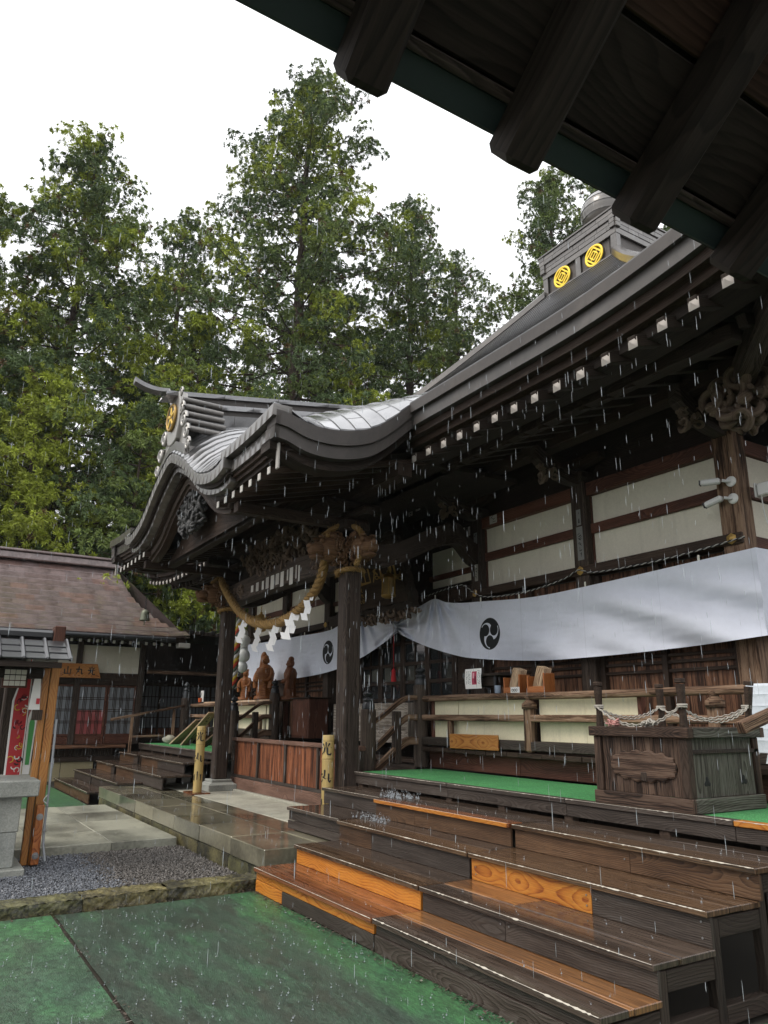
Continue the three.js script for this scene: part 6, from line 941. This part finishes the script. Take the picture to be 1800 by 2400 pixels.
const leafMat = new THREE.MeshPhysicalMaterial({ color: 0xffffff, roughness: .75, side: THREE.DoubleSide, transmission: 0 });
const barkMap = tex(256, 512, (u, v, o) => { const a = fbm(u, v, 30, 4, 4, 151), t = .6 + 1.1 * (a - .5); o[0] = .085 * t; o[1] = .06 * t; o[2] = .045 * t; }, { repeat: [3, 6] });
const bark = new THREE.MeshStandardMaterial({ map: barkMap, roughness: .95 });
function cedar(x, z, H, Rm, seed, label, o = {}) {
  SEED = seed; const y0 = o.y0 ?? .3, T = thing('cedar_tree', label, 'tree', [x, y0, z], 0, 'cedars behind the halls');
  const bend = [rr(-.4, .4), rr(-.4, .4)], tr = t => [bend[0] * t * t, t * H, bend[1] * t * t], R0 = H * .017;
  mesh('trunk', sweep(Array.from({ length: 9 }, (_, k) => [Math.cos(k * .698), Math.sin(k * .698)]), 14, (t, a, b) => { const p = tr(t * .97), r = R0 * (1 - t * .93) * (1 + .35 * Math.exp(-t * 18)); return [p[0] + a * r, p[1], p[2] + b * r]; }), bark, T);
  const base = o.base ?? .12, limbs = [], clumps = [], nB = o.n ?? Math.round(H * 3.6);
  const prof = t => { const q = (t - base) / (1 - base); return Rm * (o.top ?? 1) * Math.pow(clamp(1 - q), .66) * (.62 + .38 * sstep(-.05, .3, q)); };
  for (let i = 0; i < nB; i++) {
    const q = Math.pow((i + rnd()) / nB, .9), t = base + (1 - base) * q * .985, p = tr(t), az = i * 2.399 + rr(-.4, .4), lobe = 1 + .3 * Math.sin(az * 2 + seed + q * 9) * Math.sin(q * 14 + seed * 2), L = prof(t) * rr(.6, 1.1) * lobe + .25, droop = (1 - q) * .35 - .18;
    const e = [p[0] + Math.cos(az) * L, p[1] - L * droop + rr(-.2, .2), p[2] + Math.sin(az) * L], mid = [p[0] + Math.cos(az) * L * .55, p[1] - L * droop * .75 - L * .05, p[2] + Math.sin(az) * L * .55];
    const r = .03 + .035 * (1 - q) * Rm / 5; limbs.push(sweep(Array.from({ length: 4 }, (_, k) => [Math.cos(k * 1.571), Math.sin(k * 1.571)]), 5, (s, a, b) => { const m = 1 - s, P = [0, 1, 2].map(c => m * m * p[c] + 2 * m * s * mid[c] + s * s * e[c]); return [P[0] + a * r * (1 - s * .8) * -Math.sin(az), P[1] + b * r * (1 - s * .8), P[2] + a * r * (1 - s * .8) * Math.cos(az)]; }));
    const nc = L > 3.4 ? 5 : L > 2.2 ? 4 : L > 1.1 ? 2 : 1; for (let k = 0; k < nc; k++) { const s = nc === 1 ? .8 : .36 + .64 * k / (nc - 1), m = 1 - s; const P = [0, 1, 2].map(c => m * m * p[c] + 2 * m * s * mid[c] + s * s * e[c]); clumps.push([P[0] + rr(-.45, .45), P[1] + rr(-.2, .4), P[2] + rr(-.45, .45), rr(.42, .86) * (.75 + .25 * (1 - q)) * (o.cs ?? 1) * (Rm > 3.5 ? 1.08 : 1), az, rnd(), q]); }
  }
  for (let k = 0; k < 5; k++) { const p = tr(1); clumps.push([p[0] + rr(-.25, .25), p[1] - k * .35, p[2] + rr(-.25, .25), .4, rr(0, 6), rnd(), 1]); }
  mesh('limbs', merge(limbs), bark, T).userData.kind = 'stuff';
  const per = o.per ?? 26, im = new THREE.InstancedMesh(sprigGeo, leafMat, clumps.length * per), m = new THREE.Matrix4(), qn = new THREE.Quaternion(), c = new THREE.Color(); let j = 0;
  for (const [cx, cy, cz, r, az, h, q] of clumps) {
    const young = h < (o.young ?? .2) ; const hue = young ? [.26, .31, .032] : h < .62 ? [.138, .19, .043] : [.085, .13, .045];
    for (let i = 0; i < per; i++) {
      const a = rr(0, 6.2832), ct = rr(-.75, 1), st = Math.sqrt(1 - ct * ct), rad = r * Math.pow(rnd(), .38), d = [st * Math.cos(a), ct, st * Math.sin(a)];
      const dir = v3(d[0] + Math.cos(az) * .35, d[1] * .8 + .1 + rr(-.25, .2), d[2] + Math.sin(az) * .35).normalize(), s = rr(.1, .28) * (.55 + .6 * r);
      qn.setFromUnitVectors(v3(0, 0, 1), dir).multiply(new THREE.Quaternion().setFromAxisAngle(v3(0, 0, 1), rr(-1.2, 1.2)));
      m.compose(v3(cx + d[0] * rad * 1.15, cy + d[1] * rad * .7, cz + d[2] * rad * 1.15), qn, v3(s, s, s)); im.setMatrixAt(j, m);
      const k = rr(.7, 1.35), br = rnd() < .035; c.setRGB(br ? .12 : hue[0] * k, br ? .075 : hue[1] * k, br ? .03 : hue[2] * k); im.setColorAt(j++, c);
    }
  }
  im.count = j; im.name = 'crown'; im.userData.kind = 'stuff'; im.castShadow = im.receiveShadow = true; T.add(im);
}
cedar(-30, -13.4, 35.0, 8.8, 1, 'tallest cedar, in the middle behind the porch roof', { young: .2, n: 185, base: .2 });
cedar(-30, -3.4, 25.8, 6.6, 2, 'large rounded cedar at the left behind the lattice hall', { young: .34, n: 165, base: .1, top: 1.05 });
cedar(-29, .6, 20.8, 5.0, 3, 'cedar cut by the left edge of the view', { young: .4, n: 110, base: .06 });
cedar(-32, -21.4, 31.5, 7.0, 4, 'cedar at the right shoulder of the tallest one', { young: .22, n: 150, base: .15 });
cedar(-26, -27.3, 32.0, 6.6, 5, 'grey-green cedar standing left of the roof jewel', { young: .06, n: 150, base: .2 });
cedar(-37, -9.2, 29.0, 5.6, 6, 'slim cedar in the dip between the two big cedars', { young: .1, n: 120 });
cedar(-34, -26.5, 31.0, 6.0, 7, 'cedar behind the left slope of the hall roof', { young: .12, n: 120 });
cedar(-30, -36.5, 38.6, 5, 8, 'cedar whose top shows behind the roof jewel', { young: .08, n: 120, base: .4 });
cedar(-24, -36.0, 30.4, 4.0, 9, 'cedar showing right of the roof jewel under the overhead eave', { young: .5, n: 110, base: .35 });
cedar(-34, -17.3, 27.5, 6, 10, 'mid-height cedar to the right behind the tallest one', { young: .25, n: 110 });
cedar(-38, -3.0, 21.5, 3.4, 11, 'far cedar behind the left big cedar', { young: .1, n: 80 });
cedar(-40, -15, 24, 3.0, 12, 'far cedar directly behind the tallest one', { young: .06, n: 80 });
cedar(-41, -21.5, 27, 3.4, 13, 'far cedar seen through the gap right of the tallest one', { young: .06, n: 80 });
cedar(-28, -8.2, 17.5, 3.6, 14, 'leafy low cedar between the big ones above the gilt ridge end', { young: .5, n: 90, base: .05 });
cedar(-27, -10.8, 14.5, 3.1, 15, 'bright green young cedar above the gable ridge', { young: .75, n: 70, base: .05 });
cedar(-27.5, -15.2, 17.5, 3.0, 16, 'young cedar with hanging sprays above the copper roof', { young: .5, n: 70, base: .15 });
cedar(-26, -5.6, 12.0, 2.7, 17, 'small dark cedar behind the end of the lattice hall roof', { young: .3, n: 60, base: .03 });
cedar(-26.5, -2.4, 12.5, 3.0, 18, 'bright bushy cedar just above the lattice hall roof', { young: .85, n: 70, base: .03 });
cedar(-27, 1.2, 11.5, 2.8, 19, 'low leafy cedar at the far left above the lattice hall', { young: .6, n: 60, base: .03 });
cedar(-25.5, -8.0, 7.5, 2.2, 20, 'small cedar seen between the two halls', { young: .2, n: 40, base: .03 });
cedar(-32, -6.6, 16, 3.2, 21, 'shaded cedar in the gap left of the porch roof', { young: .08, n: 70, base: .05 });
cedar(-30, -19, 15, 3.2, 22, 'low cedar filling the gap right of the tallest trunk', { young: .3, n: 70, base: .1 });

// ================= RAIN =================
const water = new THREE.MeshPhysicalMaterial({ color: C3(.72, .76, .79), roughness: .15, transmission: .68, thickness: 0, side: THREE.DoubleSide });  // whitish colour stands in for the sky that clear drops would refract
function drops(name, label, n, place, size) {
  const im = new THREE.InstancedMesh(new THREE.IcosahedronGeometry(1, 1), water, n), m = new THREE.Matrix4(), q = new THREE.Quaternion(); SEED = n;
  for (let i = 0; i < n; i++) { const [r, l] = size(); m.compose(v3(...place(i)), q, v3(r, l, r)); im.setMatrixAt(i, m); }
  im.name = name; im.userData = { kind: 'stuff', label, category: 'water' }; scene.add(im);
}
drops('dripping_water', 'threads of water running off the roof edges', 520, i => { const k = rnd(); if (k < .5) return [rr(-7.3, -2.4), rr(.9, 4.85), EZ + .04 + rr(-.03, .05)]; if (k < .62) return [-7.0 + rr(-.12, .12), rr(.75, 4.7), -4.35 + rr(-.12, .12)]; if (k < .9) return [rr(-14.3, -6.9), rr(.4, 4.4), -2.8 + rr(-.05, .08)]; return [XC + KW + .03, rr(.6, 4.4), rr(-4.3, -2.9)]; }, () => [rr(.0009, .0018), rr(.02, .07)]);
drops('falling_rain', 'rain falling in front of the halls and trees', 5600, i => { const d = 2.2 + 16 * Math.pow(rnd(), .7), a = rr(-.62, .62), f = [-.8497, -.5272], x = d * (f[0] * Math.cos(a) + f[1] * Math.sin(a)), z = d * (f[1] * Math.cos(a) - f[0] * Math.sin(a)); return [x, rr(.1, 1.5 + d * .95), z]; }, () => [rr(.0007, .0016), rr(.012, .04)]);
{ // splashes: small crowns and beads of water
  const g = []; SEED = 4; for (let k = 0; k < 7; k++) { const a = k * .9, h = rr(.5, 1); g.push(new THREE.ConeGeometry(.1, h, 4).translate(0, h / 2, 0).rotateZ(.35).rotateY(a).translate(Math.cos(a) * .3, 0, -Math.sin(a) * .3)); } for (let k = 0; k < 5; k++) g.push(new THREE.IcosahedronGeometry(.12, 0).translate(rr(-.8, .8), rr(.6, 1.5), rr(-.8, .8))); g.push(new THREE.TorusGeometry(.45, .06, 4, 12).rotateX(1.57));
  const gg = merge(g.map(q => { const f = flat(q); f.deleteAttribute('uv'); return f; })), n = 1300, im = new THREE.InstancedMesh(gg, water, n), m = new THREE.Matrix4(), q = new THREE.Quaternion(); SEED = 15;
  for (let i = 0; i < n; i++) { let p, s = rr(.004, .012); const k = rnd(); if (k < .8) p = [rr(-6.9, -2.2), .012, rr(-2.85, 1.2)]; else if (k < .85) { p = [-7 + rr(-.25, .3), .74, -4.5 + rr(-.12, .12)]; s = rr(.008, .03); } else if (k < .89) { p = [-6.75 + rr(-.3, .3), .565, -4.1 + rr(-.1, .1)]; s = rr(.008, .025); } else if (k < .95) { const a = [[.217, -2.95, -3.3], [.377, -3.34, -3.75], [.563, -3.8, -4.2], [.737, -4.25, -4.65]][Math.floor(rnd() * 4)]; p = [rr(-6.9, -2.8), a[0], rr(a[2], a[1])]; s = rr(.004, .012); } else p = [rr(-13, -7.2), .324, rr(-3.6, -3.1)]; m.compose(v3(...p), q.setFromAxisAngle(v3(0, 1, 0), rr(0, 6)), v3(s, s * rr(.8, 1.8), s)); im.setMatrixAt(i, m); }
  im.name = 'rain_splashes'; im.userData = { kind: 'stuff', label: 'small white splashes of rain on the mats and steps', category: 'water' }; scene.add(im);
}
// ---------- put every thing's origin at its base ----------
scene.updateMatrixWorld(true);
for (const o of [...scene.children]) {
  if (o.isLight || o === sun.target || o.isInstancedMesh || o.position.lengthSq() > 1e-9) continue;
  const b = new THREE.Box3().setFromObject(o); if (b.isEmpty()) continue;
  const c = v3((b.min.x + b.max.x) / 2, b.min.y, (b.min.z + b.max.z) / 2);
  if (o.isMesh) { o.geometry = o.geometry.clone(); o.geometry.translate(-c.x, -c.y, -c.z); } else if (o.isGroup) for (const k of o.children) k.position.sub(c);
  o.position.copy(c);
}
renderer.render(scene, camera);
